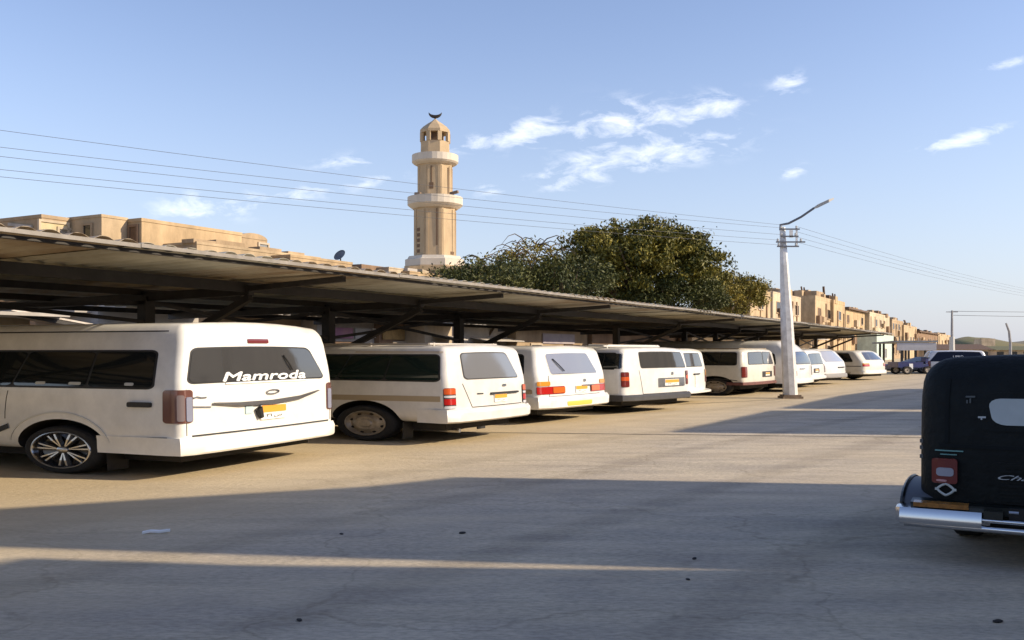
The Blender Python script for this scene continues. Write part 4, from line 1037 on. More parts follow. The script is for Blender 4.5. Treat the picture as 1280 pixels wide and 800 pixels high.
def house_px(label, pxl, pxr, V, ytop, depth, mt, **k):
    u0, Y0 = u_of(pxl, V); u1, Y1 = u_of(pxr, V)
    h = House(label, u0, u1, V, depth, zpx(ytop, Y0), mt, **k); h.fpx = lambda px: u_of(px, V)[0] - u0
    return h
GL = 'flat-roofed houses behind the canopy'
h = house_px('low sand house behind the canopy, left of the folded tarpaulin', -420, 20, 28, 302, 5.0, SAND[1], group=GL)
for k in range(3): h.opening('f', h.w * (k + .5) / 3, 1.2, 1.2, 1.2)
h = house_px('sand house with folded tarpaulin along its flank, first above the canopy', 52, 96, 25.4, 272, 5.0, SAND[2], group=GL, par=.1)
h.opening('f', h.fpx(67), h.h - 1.05, 1.0, 1.0, 'door', SAND[3], tone('cream_door', (.60, .50, .30))); h.opening('f', h.fpx(84), h.h - 1.2, .7, 1.0, 'window', SAND[3], GREYP)
for k in range(4): m = MB(); m.bar((-.03, .4 + k * 1.1, h.h - .25 - .12 * k), (-.03, 1.5 + k * 1.1, h.h - .1 - .1 * k), .05, .09); m.build('tarpaulin_fold', GREYP, h.root)
h = house_px('sand house with one dark barred window in its shaded flank', 127, 159, 24.0, 271, 4.0, SAND[1], group=GL, par=.08)
h.opening('l', .60, h.h - .82, .46, .68, 'window', SAND[2]); h.opening('f', h.w * .75, h.h - 3.2, .8, 1.0)
h = house_px('long sand-plastered house with blank sunlit wall beside the barred-window house', 177, 302, 23.4, 276.5, 4.0, SAND[0], group=GL, par=.10)
h.opening('l', .34, h.h - 1.3, .44, 1.22, 'door', SAND[4], WOOD); h.opening('f', h.w * .3, .2, 1.4, 1.5, 'door', WOOD, SHUT); h.opening('f', h.w * .7, .2, 1.8, 1.5, 'door', WOOD, SHUT)
h.opening('f', h.fpx(268), h.h - .5, .35, .22, 'window')
h = house_px('small rounded rooftop hut peeping over the long sand wall', 300, 334, 26.5, 296, 3.0, SAND[2], group=GL, par=.0)
vs0 = [(0, 0), (h.w, 0), (h.w, 3), (0, 3)]
m = MB(); n = 10; ring = []
for k in range(n + 1): ring.append((h.w * (.5 - .5 * math.cos(math.pi * k / n)), h.h - .01 + .22 * math.sin(math.pi * k / n)))
m.add([(x, -.02, z) for x, z in ring] + [(x, 3, z) for x, z in ring], [(k, k + 1, n + 2 + k, n + 1 + k) for k in range(n)] + [tuple(range(n + 1)), tuple(range(n + 1, 2 * n + 2))[::-1]]); fix_normals(m.build('curved_roof', SAND[2], h.root))
h.opening('f', h.w * .85, h.h - .5, .6, .4, 'window', TRIM, SHUT)
h = house_px('low sand house with stepped parapet and brown door frame', 246, 400, 22.0, 305, 3.5, SAND[1], group=GL, par=.08)
h.opening('l', .45, h.h - .75, .5, .7, 'door', SAND[2], WOOD)
for px, w in ((258, .9), (290, 1.2), (340, 1.0), (372, .8)): m = MB(); m.box((h.fpx(px), .3, h.h + .10), (w, .5, .12 + .06 * (px % 3))); m.build('roof_debris', SAND[2], h.root)
for px in (270, 310, 350, 385): h.opening('f', h.fpx(px), .15, 1.3, 1.35, 'door', WOOD, SHUT)
h = house_px('low sand house with a satellite dish on its roof', 363, 440, 21.2, 321, 3.0, SAND[0], group=GL, par=.08)
h.opening('l', .3, h.h - .55, .4, .5, 'door', SAND[2], WOOD)
for px in (375, 405, 428): h.opening('f', h.fpx(px), .15, 1.3, 1.35, 'door', WOOD, SHUT)
# satellite dish
ds = empty('satellite_dish', h.root.matrix_basis @ Vector((h.fpx(437), .4, h.h - .12))); tag(ds, 'small dark satellite dish tilted on a low sand roof', 'satellite dish')
m = MB(); dd = [(0.001, 0), (.12, .012), (.22, .045), (.30, .09), (.305, .095), (.22, .052), (.12, .02), (.001, .008)]
m.lathe_z((0, 0, 0), dd, 20); dm = m.build('dish', mat('dish_grey', (.16, .17, .18), .4, .3), ds, smooth=True); dm.location = (0, 0, .42); dm.scale = (.75,) * 3; dm.rotation_euler = (R(55), 0, R(-30))
m = MB(); m.tube([(0, 0, 0), (0, 0, .42)], .025, 6); m.build('mast', STEEL, ds)
h = house_px('brown rendered roof room between the dish and the minaret', 452, 484, 24, 330, 3.0, SAND[4], group=GL, par=.0); h.opening('f', h.w * .5, .2, 1.2, 1.4, 'door', WOOD, SHUT)
h = house_px('small pale roof shed beside the brown roof room', 486, 512, 23.4, 335, 3.0, SAND[3], group=GL, par=.05); h.opening('f', h.w * .5, .2, 1.2, 1.4, 'door', WOOD, SHUT)
h = house_px('low sand shed with grey cloth on its roof near the minaret foot', 512, 556, 23.0, 340, 3.0, SAND[0], group=GL, par=.05); h.opening('f', h.w * .5, .2, 1.6, 1.4, 'door', WOOD, SHUT)
for k in range(3): m = MB(); m.box((.5 + k * .9, .6, h.h + .12), (.7, .8, .14), rz=.2 * k, ry=.06 * k); m.build('roof_cloth', (GREYP, SAND[3], SAND[4])[k], h.root)

# one-storey shops seen through the gap between van roofs and canopy
rs = random.Random(11); GS = 'one-storey shops behind the parked vans'
shops = [(-60, 40, 19.6, 2.05, SAND[0], 'ochre shop with dark openings under a slanting tin awning'), (44, 118, 20.4, 2.2, SAND[2], 'shaded brown shop next to the slanting tin awning'),
         (122, 250, 18.8, 2.3, GREYP, 'long blank grey-brown shop wall behind the lettered van'), (255, 392, 19.2, 2.3, SAND[2], 'brown shop wall with steel shutters behind the canopy post'),
         (396, 470, 18.6, 2.3, GREYP, 'grey shop with a purple poster and white board on its front'), (474, 528, 18.4, 2.3, SAND[4], 'brown shop with an ochre notice board'),
         (531, 566, 17.6, 2.2, SAND[3], 'pale cream shop front in sunlight behind the striped van'), (569, 640, 18.2, 2.3, GREYP, 'grey shop with pale door seen over the low-roof van'),
         (645, 735, 17.8, 2.4, SAND[2], 'brown shop front with a faded printed banner'), (740, 860, 17.6, 2.4, SAND[4], 'dark brown shop with timber shutters behind the square-backed van'),
         (865, 960, 17.4, 2.4, SAND[3], 'pale shop front with a cream door beyond the trees'), (965, 1015, 17.2, 2.3, SAND[1], 'sand shop front near the lamp post with small dark windows')]
for a, b, V, hh, mt, lab in shops:
    u0, Y0 = u_of(a, V); u1, _ = u_of(b, V); h = House(lab, u0, u1 - .05, V, 2.2, hh, mt, 'shop', 'shop', GS, .08); h.u0 = u0; h.V = V
    m = MB(); m.box((h.w / 2, -.70, hh - .02), (h.w - .02, 1.36, .07)); m.build('shade_slab', GREYP, h.root)  # slab added out of sight behind the canopy to shade the shop front
    n = max(1, int(h.w / 2.2))
    for k in range(n):
        aa = h.w * (k + .5) / n
        if rs.random() < .65: h.opening('f', aa, .02, min(1.5, h.w / n * .7), 1.55, 'door', WOOD if rs.random() < .5 else STEEL, SHUT if rs.random() < .6 else DARKP)
        else: h.opening('f', aa, .75, min(1.0, h.w / n * .6), .85, 'window')
    if a == -60:
        for px in (4, 24, 70): h.opening('f', u_of(px, V)[0] - u0, 1.30, .75, .38, 'window', SAND[3])
        m = MB(); m.bar((h.w * .35, -.5, 2.12), (h.w + 2.6, -.5, 1.62), 1.1, .04); m.build('awning', mat('tin_awning', (.50, .45, .40), .5, .3, .3, 3), h.root)
        m = MB(); m.bar((h.w * .35, -1.0, 2.05), (h.w + 2.6, -1.0, 1.55), .06, .08); m.build('awning_beam', STEEL, h.root)
    if a == 396:
        def board(px0, px1, z0, z1, mt, nm='poster'):
            m = MB(); x0, x1 = u_of(px0, h.V)[0] - h.u0, u_of(px1, h.V)[0] - h.u0; m.box(((x0 + x1) / 2, -.05, (z0 + z1) / 2), (x1 - x0, .04, z1 - z0)); m.build(nm, mt, h.root)
        board(411, 439, 1.66, 1.98, mat('purple_poster', (.20, .07, .19), .6, 0, .5, 2.5, col2=(.42, .22, .28))); board(442, 462, 1.66, 1.98, mat('dirty_white_board', (.48, .47, .46), .7))
        board(424, 456, 1.40, 1.52, BLACK, 'sign_board'); board(464, 470, 1.7, 2.0, PLATEW)
    if a == 474:
        m = MB(); m.box((h.w * .3, -.05, 1.82), (h.w * .5, .04, .34)); m.build('notice_board', mat('ochre_board', (.42, .28, .11), .7, 0, .4, 3), h.root)
    if a == 645:
        m = MB(); m.box((h.w * .55, -.05, 1.80), (h.w * .45, .04, .40)); m.build('banner', mat('faded_banner', (.26, .22, .24), .7, 0, .6, 2.2, col2=(.46, .40, .38)), h.root)
    if a in (531, 569):
        m = MB(); m.box((h.w * .6, -.35, 1.72), (h.w * .7, .7, .03), rx=.18); m.build('awning', mat('cream_awning', (.58, .53, .46), .7), h.root)

# houses along the far end of the street
GR = 'houses lining the far end of the street'
far = [(938, 963, 25, 362, 5, SAND[1], 'sand house half covered by the tree beside the lamp post', .1), (966, 1001, 25.5, 366, 5, SAND[3], 'pale sand house whose corner shows left of the lamp post top', .1),
       (1003, 1018, 26.5, 371, 5, SAND[2], 'sand house with dark openings just right of the lamp post', 0), (1019, 1041, 24.6, 374, 5, SAND[1], 'sand house with rounded roof bin and iron bars', .3),
       (1042, 1056, 24.2, 379, 5, SAND[0], 'narrow sand house with one wide dark window', .3), (1057, 1086, 25.5, 388, 5, SAND[0], 'sand house with a dark-edged flat roof and ochre shutter', .1),
       (1087, 1112, 24.8, 392, 5, SAND[3], 'pale sand house with a two-level front', .2), (1115, 1129, 25.2, 401, 5, SAND[2], 'shaded sand house beyond the canopy end', .2),
       (1130, 1146, 24.8, 408, 5, SAND[1], 'sand house with outside stair and leaning beams', .2), (1147, 1172, 24.6, 416, 6, SAND[4], 'low brown house with a dark flat roof', .2), (1173, 1189, 24.5, 419, 6, SAND[1], 'lowest ochre house at the street end', .3)]
rf2 = random.Random(5)
for a, b, V, yt, dp, mt, lab, par in far:
    h = house_px(lab, a, b, V, yt, dp, mt, group=GR, par=par * 1.6)
    n = max(1, int(h.w / 4.0))
    for k in range(n):
        for fl in range(max(1, int(h.h / 2.3))):
            if rf2.random() < .8:
                h.opening('f', h.w * (k + .5) / n + rf2.uniform(-.4, .4), .9 + fl * 2.3, 1.9, 1.25, 'window', rf2.choice((TRIM, SAND[2])), rf2.choice((DARKP, DARKP, WOOD)), True)
    h.opening('l', dp * .5, h.h - 1.6, 1.2, 1.0)
    if a == 1019:
        h.roofbox(h.w * .45, 1.2, h.w * .4, 1.6, 1.2, SAND[2], 'roof_bin'); h.rebar(5, rf2)
        m = MB(); m.bar((h.w * .75, .5, h.h), (h.w * .68, .5, h.h + 2.0), .25, .25); m.build('iron_post', WOOD, h.root)
    elif a in (1042, 1003, 1130):
        h.rebar(4, rf2)
        for k in range(2): m = MB(); m.bar((h.w * .3 + k, .3, h.h), (h.w * .1 + k * 1.6, .3, h.h + 1.3), .16, .16); m.build('leaning_beam', WOOD, h.root)
    elif a in (1057, 1147):
        m = MB(); m.box((h.w / 2, dp / 2 - .2, h.h + .35), (h.w + .3, dp + .6, .25)); m.build('roof_slab', WOOD, h.root)
    else: h.roofbox(h.w * .6, 2, h.w * .3, 1.8, .9, rf2.choice(SAND), 'roof_room')
    for k in range(3 + int(h.w / 4)):
        w_ = rf2.uniform(.7, 2.4); h.roofbox(rf2.uniform(.1, .9) * h.w, rf2.uniform(.3, 1.6), w_, rf2.uniform(.6, 1.4), rf2.uniform(.3, 1.1), rf2.choice(SAND + [WOOD]), 'roof_clutter')
    for k in range(2 + int(h.w / 5)):
        zz_ = rf2.uniform(.35, .8) * h.h; m = MB(); m.box((rf2.uniform(.1, .9) * h.w, -.22, zz_), (rf2.uniform(1.0, 2.6), .44, rf2.uniform(.3, 1.3))); m.build('balcony_box', rf2.choice(SAND), h.root)
    for k in range(2):
        m = MB(); x_ = rf2.uniform(.05, .95) * h.w; m.box((x_, -.05, h.h * .5), (rf2.uniform(.2, .6), .12, h.h * rf2.uniform(.6, .95))); m.build('pilaster', rf2.choice((SAND[2], SAND[4])), h.root)
h = house_px('pale mint-green shop beneath the canopy end', 1096, 1117, 22.5, 418, 3, mat('mint_plaster', (.46, .56, .50), .8, 0, .2, 1.2), name='shop', cat='shop', par=.05); h.opening('f', h.w * .5, .3, 2.4, 1.5, 'door', TRIM, SHUT)

# ================================================================== MINARET
def build_minaret():
    Y = 95.0; s = Y / F; c = atpx(544, Y); root = empty('minaret', c, 0); tag(root, 'tall sand-coloured octagonal minaret with two cream balconies and a crescent on top', 'minaret')
    ST = tone('minaret_plaster', (.50, .38, .24), .15); CR = tone('cream_band', (.62, .555, .46), .12); BR = mat('brown_recess', (.16, .10, .06), .9)
    Z = lambda py: zpx(py, Y); a0 = math.pi / 8
    def oct_(name, rings, mt, par=root, n=8): return MB().lathe_z((0, 0, 0), [(r * s, Z(y)) for r, y in rings], n, 0, 1, 1, a0).build(name, mt, par)
    k8 = 1 / math.cos(math.pi / 8)
    MB().lathe_z((0, 0, 0), [(40 * s, 0), (40 * s, Z(334))], 8, 0, 1, 1, a0).build('base', ST, root)
    oct_('plinth', ((39, 334.0), (39, 326), (36, 325), (34, 321.5)), CR)
    oct_('shaft', ((27.4, 321.5), (27, 263), (28.5, 258)), ST)
    lo = oct_('balcony', ((27.8, 262), (31.5, 259.5), (34.5, 257), (34.5, 247.5), (33, 247.5), (32.5, 251)), CR, root, 28)
    oct_('shaft', ((22.8, 251), (22.5, 209), (24, 204)), ST)
    hi = oct_('balcony', ((23, 207.5), (27, 205.5), (29, 203.5), (29, 195), (27.5, 195), (27.2, 198)), CR, root, 28)
    lan = oct_('lantern', ((19, 198), (18.6, 178.5)), ST)
    for k in range(8):                                   # piers between the lantern openings
        t = a0 + k * math.pi / 4; r = 17.4 * s
        m = MB(); m.box((r * math.cos(t), r * math.sin(t), (Z(178.5) + Z(167)) / 2), (3.4 * s, 5.2 * s, Z(167) - Z(178.5)), rz=t); m.build('lantern_pier', ST, lan)
    MB().lathe_z((0, 0, 0), [(11 * s, Z(178.6)), (11 * s, Z(166))], 8, 0, 1, 1, a0).build('lantern_core', BR, lan)
    oct_('roof', ((19.6, 167.2), (19.6, 164), (16, 160), (10, 155.5), (4, 151.5), (1.2, 149)), ST)
    fin = MB(); fin.tube([(0, 0, Z(150)), (0, 0, Z(145))], 1.0 * s, 6); n = 18; pts = []
    for k in range(n + 1):
        t = math.pi * (1.06 + .88 * k / n); pts.append(((8.2 * math.cos(t)) * s, 0, Z(139.5) + 6.4 * math.sin(t) * s))
    fin.tube(pts, [(.25 + 2.0 * math.sin(math.pi * k / n)) * s for k in range(n + 1)], 8); fin.build('crescent', mat('dark_finial', (.05, .045, .04), .5, .5), root)
    # engaged ribs and slits, on the faces that look at the yard
    for k in range(8):
        t = math.pi / 4 * k; dx, dy = math.cos(t), math.sin(t)
        for (r0, yb, yt) in ((25.3, 320, 264), (20.9, 246, 210)):
            for e in (-1, 1):
                q = Vector((dx, dy, 0)) * (r0 * s) + Vector((-dy, dx, 0)) * (e * r0 * .30 * s)
                m = MB(); m.box((q.x, q.y, (Z(yb) + Z(yt)) / 2), (.07, .22, Z(yt) - Z(yb)), rz=t); m.build('rib', ST, root)
    def slit(face, off, y0, y1, w, r0, mt=BR, nm='slit_window'):
        t = math.pi / 4 * face; dx, dy = math.cos(t), math.sin(t); q = Vector((dx, dy, 0)) * (r0 * s) + Vector((-dy, dx, 0)) * off * s
        m = MB(); m.box((q.x, q.y, (Z(y0) + Z(y1)) / 2), (.10, w * s, abs(Z(y1) - Z(y0))), rz=t); m.build(nm, mt, root)
    for i in range(5): slit(5, -2, 317.5 - i * 6.6, 313.4 - i * 6.6, 4.6, 25.2)
    slit(6, 4, 309, 264, 1.6, 25.2); slit(7, 6, 319.5, 316, 5, 25.2)
    slit(6, -3, 239, 231.5, 5, 20.9, BR, 'doorway'); slit(6, -3, 231.5, 211, 1.2, 20.9); slit(7, 3, 244, 212, 1.3, 20.9)
    for g, x0, x1 in ((0, 20, 30), (1, -23, -16)):
        m = MB(); m.bar((x0 * s, -20 * s, Z(245.5)), (x1 * s, -24 * s, Z(243.5 if g == 0 else 246)), .3, .25); m.build('loudspeaker', mat('horn_brown', (.22, .15, .1), .6), root)
build_minaret()
h = House('low mosque hall with cream roof edge at the foot of the minaret', 0, 16, 0, 12, zpx(337, 84), SAND[0], 'mosque_hall', 'mosque', None, .3, 0.0, atpx(512, 84))
for k in range(4): h.opening('f', 2 + k * 4, 2.5, 1.4, 3.0)

# ================================================================== TREES
LEAF = []
def leaf_mat(name, a, b):
    m = bpy.data.materials.new(name); m.use_nodes = True; nt = m.node_tree; bs = nt.nodes['Principled BSDF']
    at = nt.nodes.new('ShaderNodeAttribute'); at.attribute_name = 'tone'
    r = nt.nodes.new('ShaderNodeValToRGB'); nt.links.new(at.outputs['Fac'], r.inputs[0])
    r.color_ramp.elements[0].color = (*a, 1); r.color_ramp.elements[1].color = (*b, 1)
    nt.links.new(r.outputs[0], bs.inputs['Base Color']); bs.inputs['Roughness'].default_value = .55; bs.inputs['Specular IOR Level'].default_value = .3
    return m
LEAF_A = leaf_mat('olive_leaves', (.035, .050, .012), (.250, .205, .028)); LEAF_B = leaf_mat('dark_leaves', (.026, .040, .012), (.105, .105, .020)); LEAF_C = leaf_mat('yellow_leaves', (.08, .08, .014), (.30, .23, .035))
BARK = mat('bark', (.11, .075, .045), .9, 0, .4, 6)
def tree(label, base, blobs, mt, leaves=60, clumps=220, size=.17, trunk=(.22, 2.6), seed=1, limbs=9, name='tree', cat='tree', group='trees behind the canopy', bare=0):
    rnd = random.Random(seed); root = empty(name, base); tag(root, label, cat, group)
    vs_, fs, tones = [], [], []; cl_ = []
    vol = [r[0] * r[1] * r[2] for c, r in blobs]; tot = sum(vol)
    for (c, r), vv in zip(blobs, vol):
        for _ in range(max(6, int(clumps * vv / tot))):
            while True:
                d = Vector((rnd.uniform(-1, 1), rnd.uniform(-1, 1), rnd.uniform(-1, 1)))
                if .05 < d.length < 1: break
            d = d.normalized() * (d.length ** .42)
            q = Vector((c[0] + d.x * r[0], c[1] + d.y * r[1], c[2] + d.z * r[2]))
            q += Vector((noise.noise(q * .9), noise.noise(q * .9 + Vector((9, 0, 0))), noise.noise(q * .9 + Vector((0, 9, 0))))) * .55
            cl_.append((q, rnd.random()))
    for q, tn in cl_:
        cr = rnd.uniform(.35, .75)
        for _ in range(leaves):
            o = Vector((rnd.gauss(0, .45), rnd.gauss(0, .45), rnd.gauss(0, .26))) * cr
            n = Vector((rnd.gauss(0, 1), rnd.gauss(0, 1), rnd.gauss(.5, 1))).normalized(); a = n.orthogonal().normalized(); b = n.cross(a); k = rnd.uniform(0, 6.28)
            a, b = a * math.cos(k) + b * math.sin(k), b * math.cos(k) - a * math.sin(k); L = size * rnd.uniform(.6, 1.3); w = L * .42
            p = q + o; i = len(vs_); vs_ += [p - a * L * .5, p + b * w * .5 + n * .01, p + a * L * .5, p - b * w * .5 + n * .01]
            fs += [(i, i + 1, i + 2), (i, i + 2, i + 3)]; t = max(0, min(1, tn * .7 + rnd.uniform(0, .3))); tones += [t, t]
    me = bpy.data.meshes.new('crown'); me.from_pydata([tuple(v) for v in vs_], [], fs); me.materials.append(mt)
    at = me.attributes.new('tone', 'FLOAT', 'FACE'); at.data.foreach_set('value', tones); me.update(); link('crown', me, root)
    r0, ht = trunk; m = MB(); m.tube([(0, 0, 0), (.05, .03, ht * .5), (-.05, .05, ht)], [r0 * 1.25, r0, r0 * .8], 10); m.build('trunk', BARK, root, smooth=True)
    for k in range(limbs):
        q = rnd.choice(cl_)[0]; p0 = Vector((-.05, .05, ht * rnd.uniform(.75, 1))); mid = p0.lerp(q, .5) + Vector((rnd.uniform(-.3, .3), rnd.uniform(-.3, .3), .25))
        m = MB(); m.tube([p0, mid, q], [r0 * .5, r0 * .28, r0 * .08], 6); m.build('limb', BARK, root, smooth=True)
    for k in range(bare):                      # drooping almost leafless twigs
        q = rnd.choice(cl_)[0]; a = rnd.uniform(0, 6.28); L = rnd.uniform(.8, 1.8); pts = [q + Vector((math.cos(a) * L * t, math.sin(a) * L * t, 1.0 * L * t * (1 - t) * 1.3)) for t in (0, .25, .5, .75, 1)]
        m = MB(); m.tube(pts, [.03, .026, .02, .014, .006], 5); m.build('twig', BARK, root, smooth=True)
def tpos(px, V): u, Y = u_of(px, V); return UV(u, V), Y
b_, Y_ = tpos(800, 20.0); k_ = Y_ / F
tree('large dense olive-green tree rising highest behind the canopy', b_, [((0, 0, zpx(335, Y_)), (95 * k_, 3.6, 1.9)), ((-20 * k_, -.5, zpx(312, Y_)), (70 * k_, 3.0, 1.35)), ((22 * k_, .3, zpx(308, Y_)), (62 * k_, 2.8, 1.25)), ((-70 * k_, 0, zpx(345, Y_)), (50 * k_, 2.4, 1.5)), ((65 * k_, 0, zpx(340, Y_)), (45 * k_, 2.2, 1.4))], LEAF_A, 66, 820, .24, (.34, 3.0), 3, 14)
b_, Y_ = tpos(912, 18.5); k_ = Y_ / F
tree('lower yellow-green tree at the right flank of the largest tree', b_, [((0, 0, zpx(368, Y_)), (46 * k_, 2.4, 1.3)), ((-22 * k_, 0, zpx(352, Y_)), (26 * k_, 1.8, .9)), ((24 * k_, 0, zpx(362, Y_)), (24 * k_, 1.5, .9))], LEAF_C, 56, 230, .22, (.2, 2.0), 8, 9, bare=5)
b_, Y_ = tpos(700, 19.0); k_ = Y_ / F
tree('dark dense tree filling the gap at the left flank of the largest tree', b_, [((0, 0, zpx(355, Y_)), (62 * k_, 2.4, 1.0)), ((-45 * k_, 0, zpx(352, Y_)), (45 * k_, 2, .75))], LEAF_B, 56, 240, .18, (.22, 2.2), 13, 8)
b_, Y_ = tpos(645, 20.5); k_ = Y_ / F
tree('sparse thorny tree with bare arching twigs near the minaret', b_, [((0, 0, zpx(328, Y_)), (42 * k_, 1.6, .55)), ((20 * k_, 0, zpx(320, Y_)), (34 * k_, 1.4, .35))], LEAF_C, 16, 90, .17, (.14, 2.6), 21, 16, bare=46)
b_, Y_ = tpos(605, 18.4); k_ = Y_ / F
tree('low dark shrub tree below the minaret foot', b_, [((0, 0, zpx(352, Y_)), (55 * k_, 1.5, .55))], LEAF_B, 60, 110, .15, (.12, 1.6), 33, 6)
b_, Y_ = tpos(845, 17.6); k_ = Y_ / F
tree('shaded green tree close behind the canopy in front of the largest tree', b_, [((0, 0, zpx(372, Y_)), (70 * k_, 1.5, .9))], LEAF_B, 58, 170, .19, (.18, 1.8), 41, 7)

# ================================================================== FAR TRAFFIC AND SHEDS
def build_far():
    # white pickup with dark rear glass
    wp = WHITE('pickup_white', (.74, .74, .74))
    v = Van('white pickup with dark lettered rear glass beyond the rickshaw', 1157, 1237, 55, 110, 6.5, 438.5, 468, wp,
            ((0, .0), (.5, .0), (.6, .02), (1, .10)), ((0, .97), (.15, 1), (.55, 1), (.6, .97), (1, .82)), (None, .55, .28, 4.0, 'steel'), rad=(.16, .16, .10), bow=.06, crown=.03, name='pickup_truck', cat='pickup', group=None)
    rf = v.sh.rear()
    v.rear_window(v.RZ(1160, 451.5), v.RZ(1160, 440.6), (v.rx(1162), v.rx(1234)), (v.rx(1168), v.rx(1230)), mat('navy_glass', (.010, .014, .030), .08, spec=.15), .03, (.08, .05))
    lettering(rf, 'UPRD', v.rx(1198), v.RZ(1198, 447.5), v.rx(1204) - v.rx(1190), .13, .03).build('window_lettering', DECAL, v.root)
    v.tail(v.RZ(1162, 458.5), v.RZ(1162, 451), -.03, .28, ((0, .5, DRED), (.5, 1, DRED)))
    v.bumper(v.zb, v.RZ(1162, 463), .5, DCHROME, .12); v.side_windows(.98, 1.25, .6, 3.2, (1.9,))
    # grey saloon, side on
    r = Van('pale grey saloon car parked behind the blue cargo tricycle', 1112, 1132, 56, 10, 6.4, 446.5, 463, mat('pale_grey_paint', (.15, .155, .18), .5, 0, .1, spec=.3),
            ((0, .0), (.45, .0), (.55, .9), (1, 1.9)), ((0, .97), (.2, 1), (.5, 1), (.6, .96), (1, .82)), (None, .5, .25, 4.0, 'steel'), rad=(.16, .16, .08), bow=.06, crown=.02, name='saloon_car', cat='car', group=None, Wx=2.6, arches=False, front=((.2, 6.4), (.55, 6.4), (.68, 5.0), (1.05, 3.9)))
    r.root.location = atpx(1112, 57) ; r.root.rotation_euler = (0, 0, R(-90))
    r.side_windows(.66, .86, 2.0, 4.6, (3.3,))
    # blue cargo tricycle
    NB = mat('navy_blue_paint', (.016, .024, .13), .35, 0, .25, 4, coat=.4)
    c = atpx(1136, 54); t = empty('cargo_tricycle', c, R(8)); tag(t, 'dark blue cargo tricycle with low box bed beside the white pickup', 'tricycle')
    m = MB(); m.box((-.2, 0, .42), (1.5, 1.1, .06)); m.box((-.2, -.53, .56), (1.5, .05, .26)); m.box((-.2, .53, .56), (1.5, .05, .26)); m.box((-.93, 0, .56), (.05, 1.0, .26)); m.build('cargo_bed', NB, t)
    m = MB(); m.bar((.45, 0, .40), (1.15, 0, .52), .12, .12); m.tube([(1.1, 0, .3), (1.0, 0, .85)], .04, 8); m.build('frame', NB, t)
    m = MB(); m.box((.75, 0, .66), (.5, .3, .12)); m.build('seat', BLACK, t); m = MB(); m.tube([(1.0, -.4, .92), (1.0, .4, .92)], .03, 8); m.build('handlebar', BLACK, t)
    m = MB(); m.box((.95, 0, .75), (.14, .5, .3), ry=.2); m.build('leg_shield', NB, t)
    for x, y in ((-.45, -.6), (-.45, .6), (1.15, 0)):
        w = empty('wheel'); w.parent = t
        o = MB().lathe_x((0, 0, 0), [(-.06, .6), (-.06, .9), (-.04, 1), (.04, 1), (.06, .9), (.06, .6), (-.06, .6)], .30, .23, 24, 1).build('tyre', RUBBER, w, angle=40); w.location = (x, y, .23); w.rotation_euler = (0, 0, R(90))
        MB().lathe_x((0, 0, 0), [(-.03, .6), (-.03, .15), (.05, .15), (.05, .6)], .30, .23, 20, 1).build('rim', STEELRIM, w)
    m = MB(); m.box((-.2, -.57, .45), (.22, .02, .30)); m.build('white_panel', DECAL, t)
    # grey-roofed open shed
    s = empty('open_shed', atpx(1122, 66), R(0)); tag(s, 'open shed with pale grey fascia on thin posts beyond the last van', 'shed')
    X1 = 49 / F * 66; z0, z1 = zpx(438, 66), zpx(428.5, 66)
    m = MB(); m.box((X1 / 2, .1, (z0 + z1) / 2), (X1, .1, z1 - z0)); m.build('fascia', mat('pale_grey_panel', (.40, .40, .43), .6, .1, .12, 1.5), s)
    m = MB(); m.box((X1 / 2, 2.2, z1 + .06), (X1 + .2, 4.4, .1), rx=-.02); m.build('roof', SHUT, s)
    for x in (.4, X1 * .25, X1 * .5, X1 * .75, X1 - .2):
        for y in (.3, 4.2): m = MB(); m.box((x, y, z1 / 2), (.12, .12, z1)); m.build('post', STEEL, s)
    # long dark-roofed sheds on the horizon
    for a, b, Y, yt, yb, lab, mt in ((1171, 1243, 110, 430, 437, 'long low shed with dark roof between the thin poles', WOOD), (1246, 1330, 120, 432.5, 437.5, 'long low shed with olive roof at the foot of the hill', mat('olive_roof', (.12, .12, .06), .9))):
        o = atpx(a, Y); w = (b - a) / F * Y; s = empty('long_shed', o); tag(s, lab, 'shed'); zt = zpx(yt, Y); ze = zpx(yb, Y)
        m = MB(); m.box((w / 2, 3.3, ze / 2), (w - .6, 5, ze)); m.build('wall', SAND[3], s)
        m = MB(); m.add([(0, 0, ze), (w, 0, ze), (w, 3.3, zt), (0, 3.3, zt), (0, 6.6, ze), (w, 6.6, ze)], [(0, 1, 2, 3), (3, 2, 5, 4), (0, 3, 4), (1, 5, 2), (0, 4, 5, 1)]); fix_normals(m.build('roof', mt, s))
        for k in range(5): m = MB(); m.box((w * (k + .5) / 5, .78, ze * .45), (w * .1, .06, ze * .8)); m.build('doorway', DARKP, s)
    h = House('cream house alone on the green hill foot', 0, 17 / F * 300, 0, 5, zpx(424, 300), SAND[3], 'house', 'house', None, .2, 0.0, atpx(1227, 300)); h.opening('f', 1.5, 2.0, 1.0, 1.2)
    for k in range(2): h.opening('f', 2.8, .5 + k * 1.5, .8, .9)
    # parked cars behind the rickshaw roof
    for px, Y, col, lab in ((1248, 64, (.10, .11, .10), 'dark green saloon car behind the pickup'), (1275, 66, (.45, .45, .46), 'silver saloon car at the foot of the bent pole')):
        c_ = Van(lab, px, px + 20, Y, 10, 6.2, HOR + (CAMH - 1.05) * F / Y - 0, HOR + (CAMH - .24) * F / Y, mat('car_%d' % px, col, .3, .1, coat=.6),
                 ((0, .0), (.45, .0), (.55, .7), (1, 1.6)), ((0, .97), (.2, 1), (.5, 1), (.6, .96), (1, .82)), (None, .5, .25, 3.9, 'steel'), rad=(.16, .16, .08), bow=.06, crown=.02, name='saloon_car', cat='car', group=None, Wx=2.6, arches=False,
                 front=((.2, 6.2), (.55, 6.2), (.68, 4.9), (1.05, 3.9)))
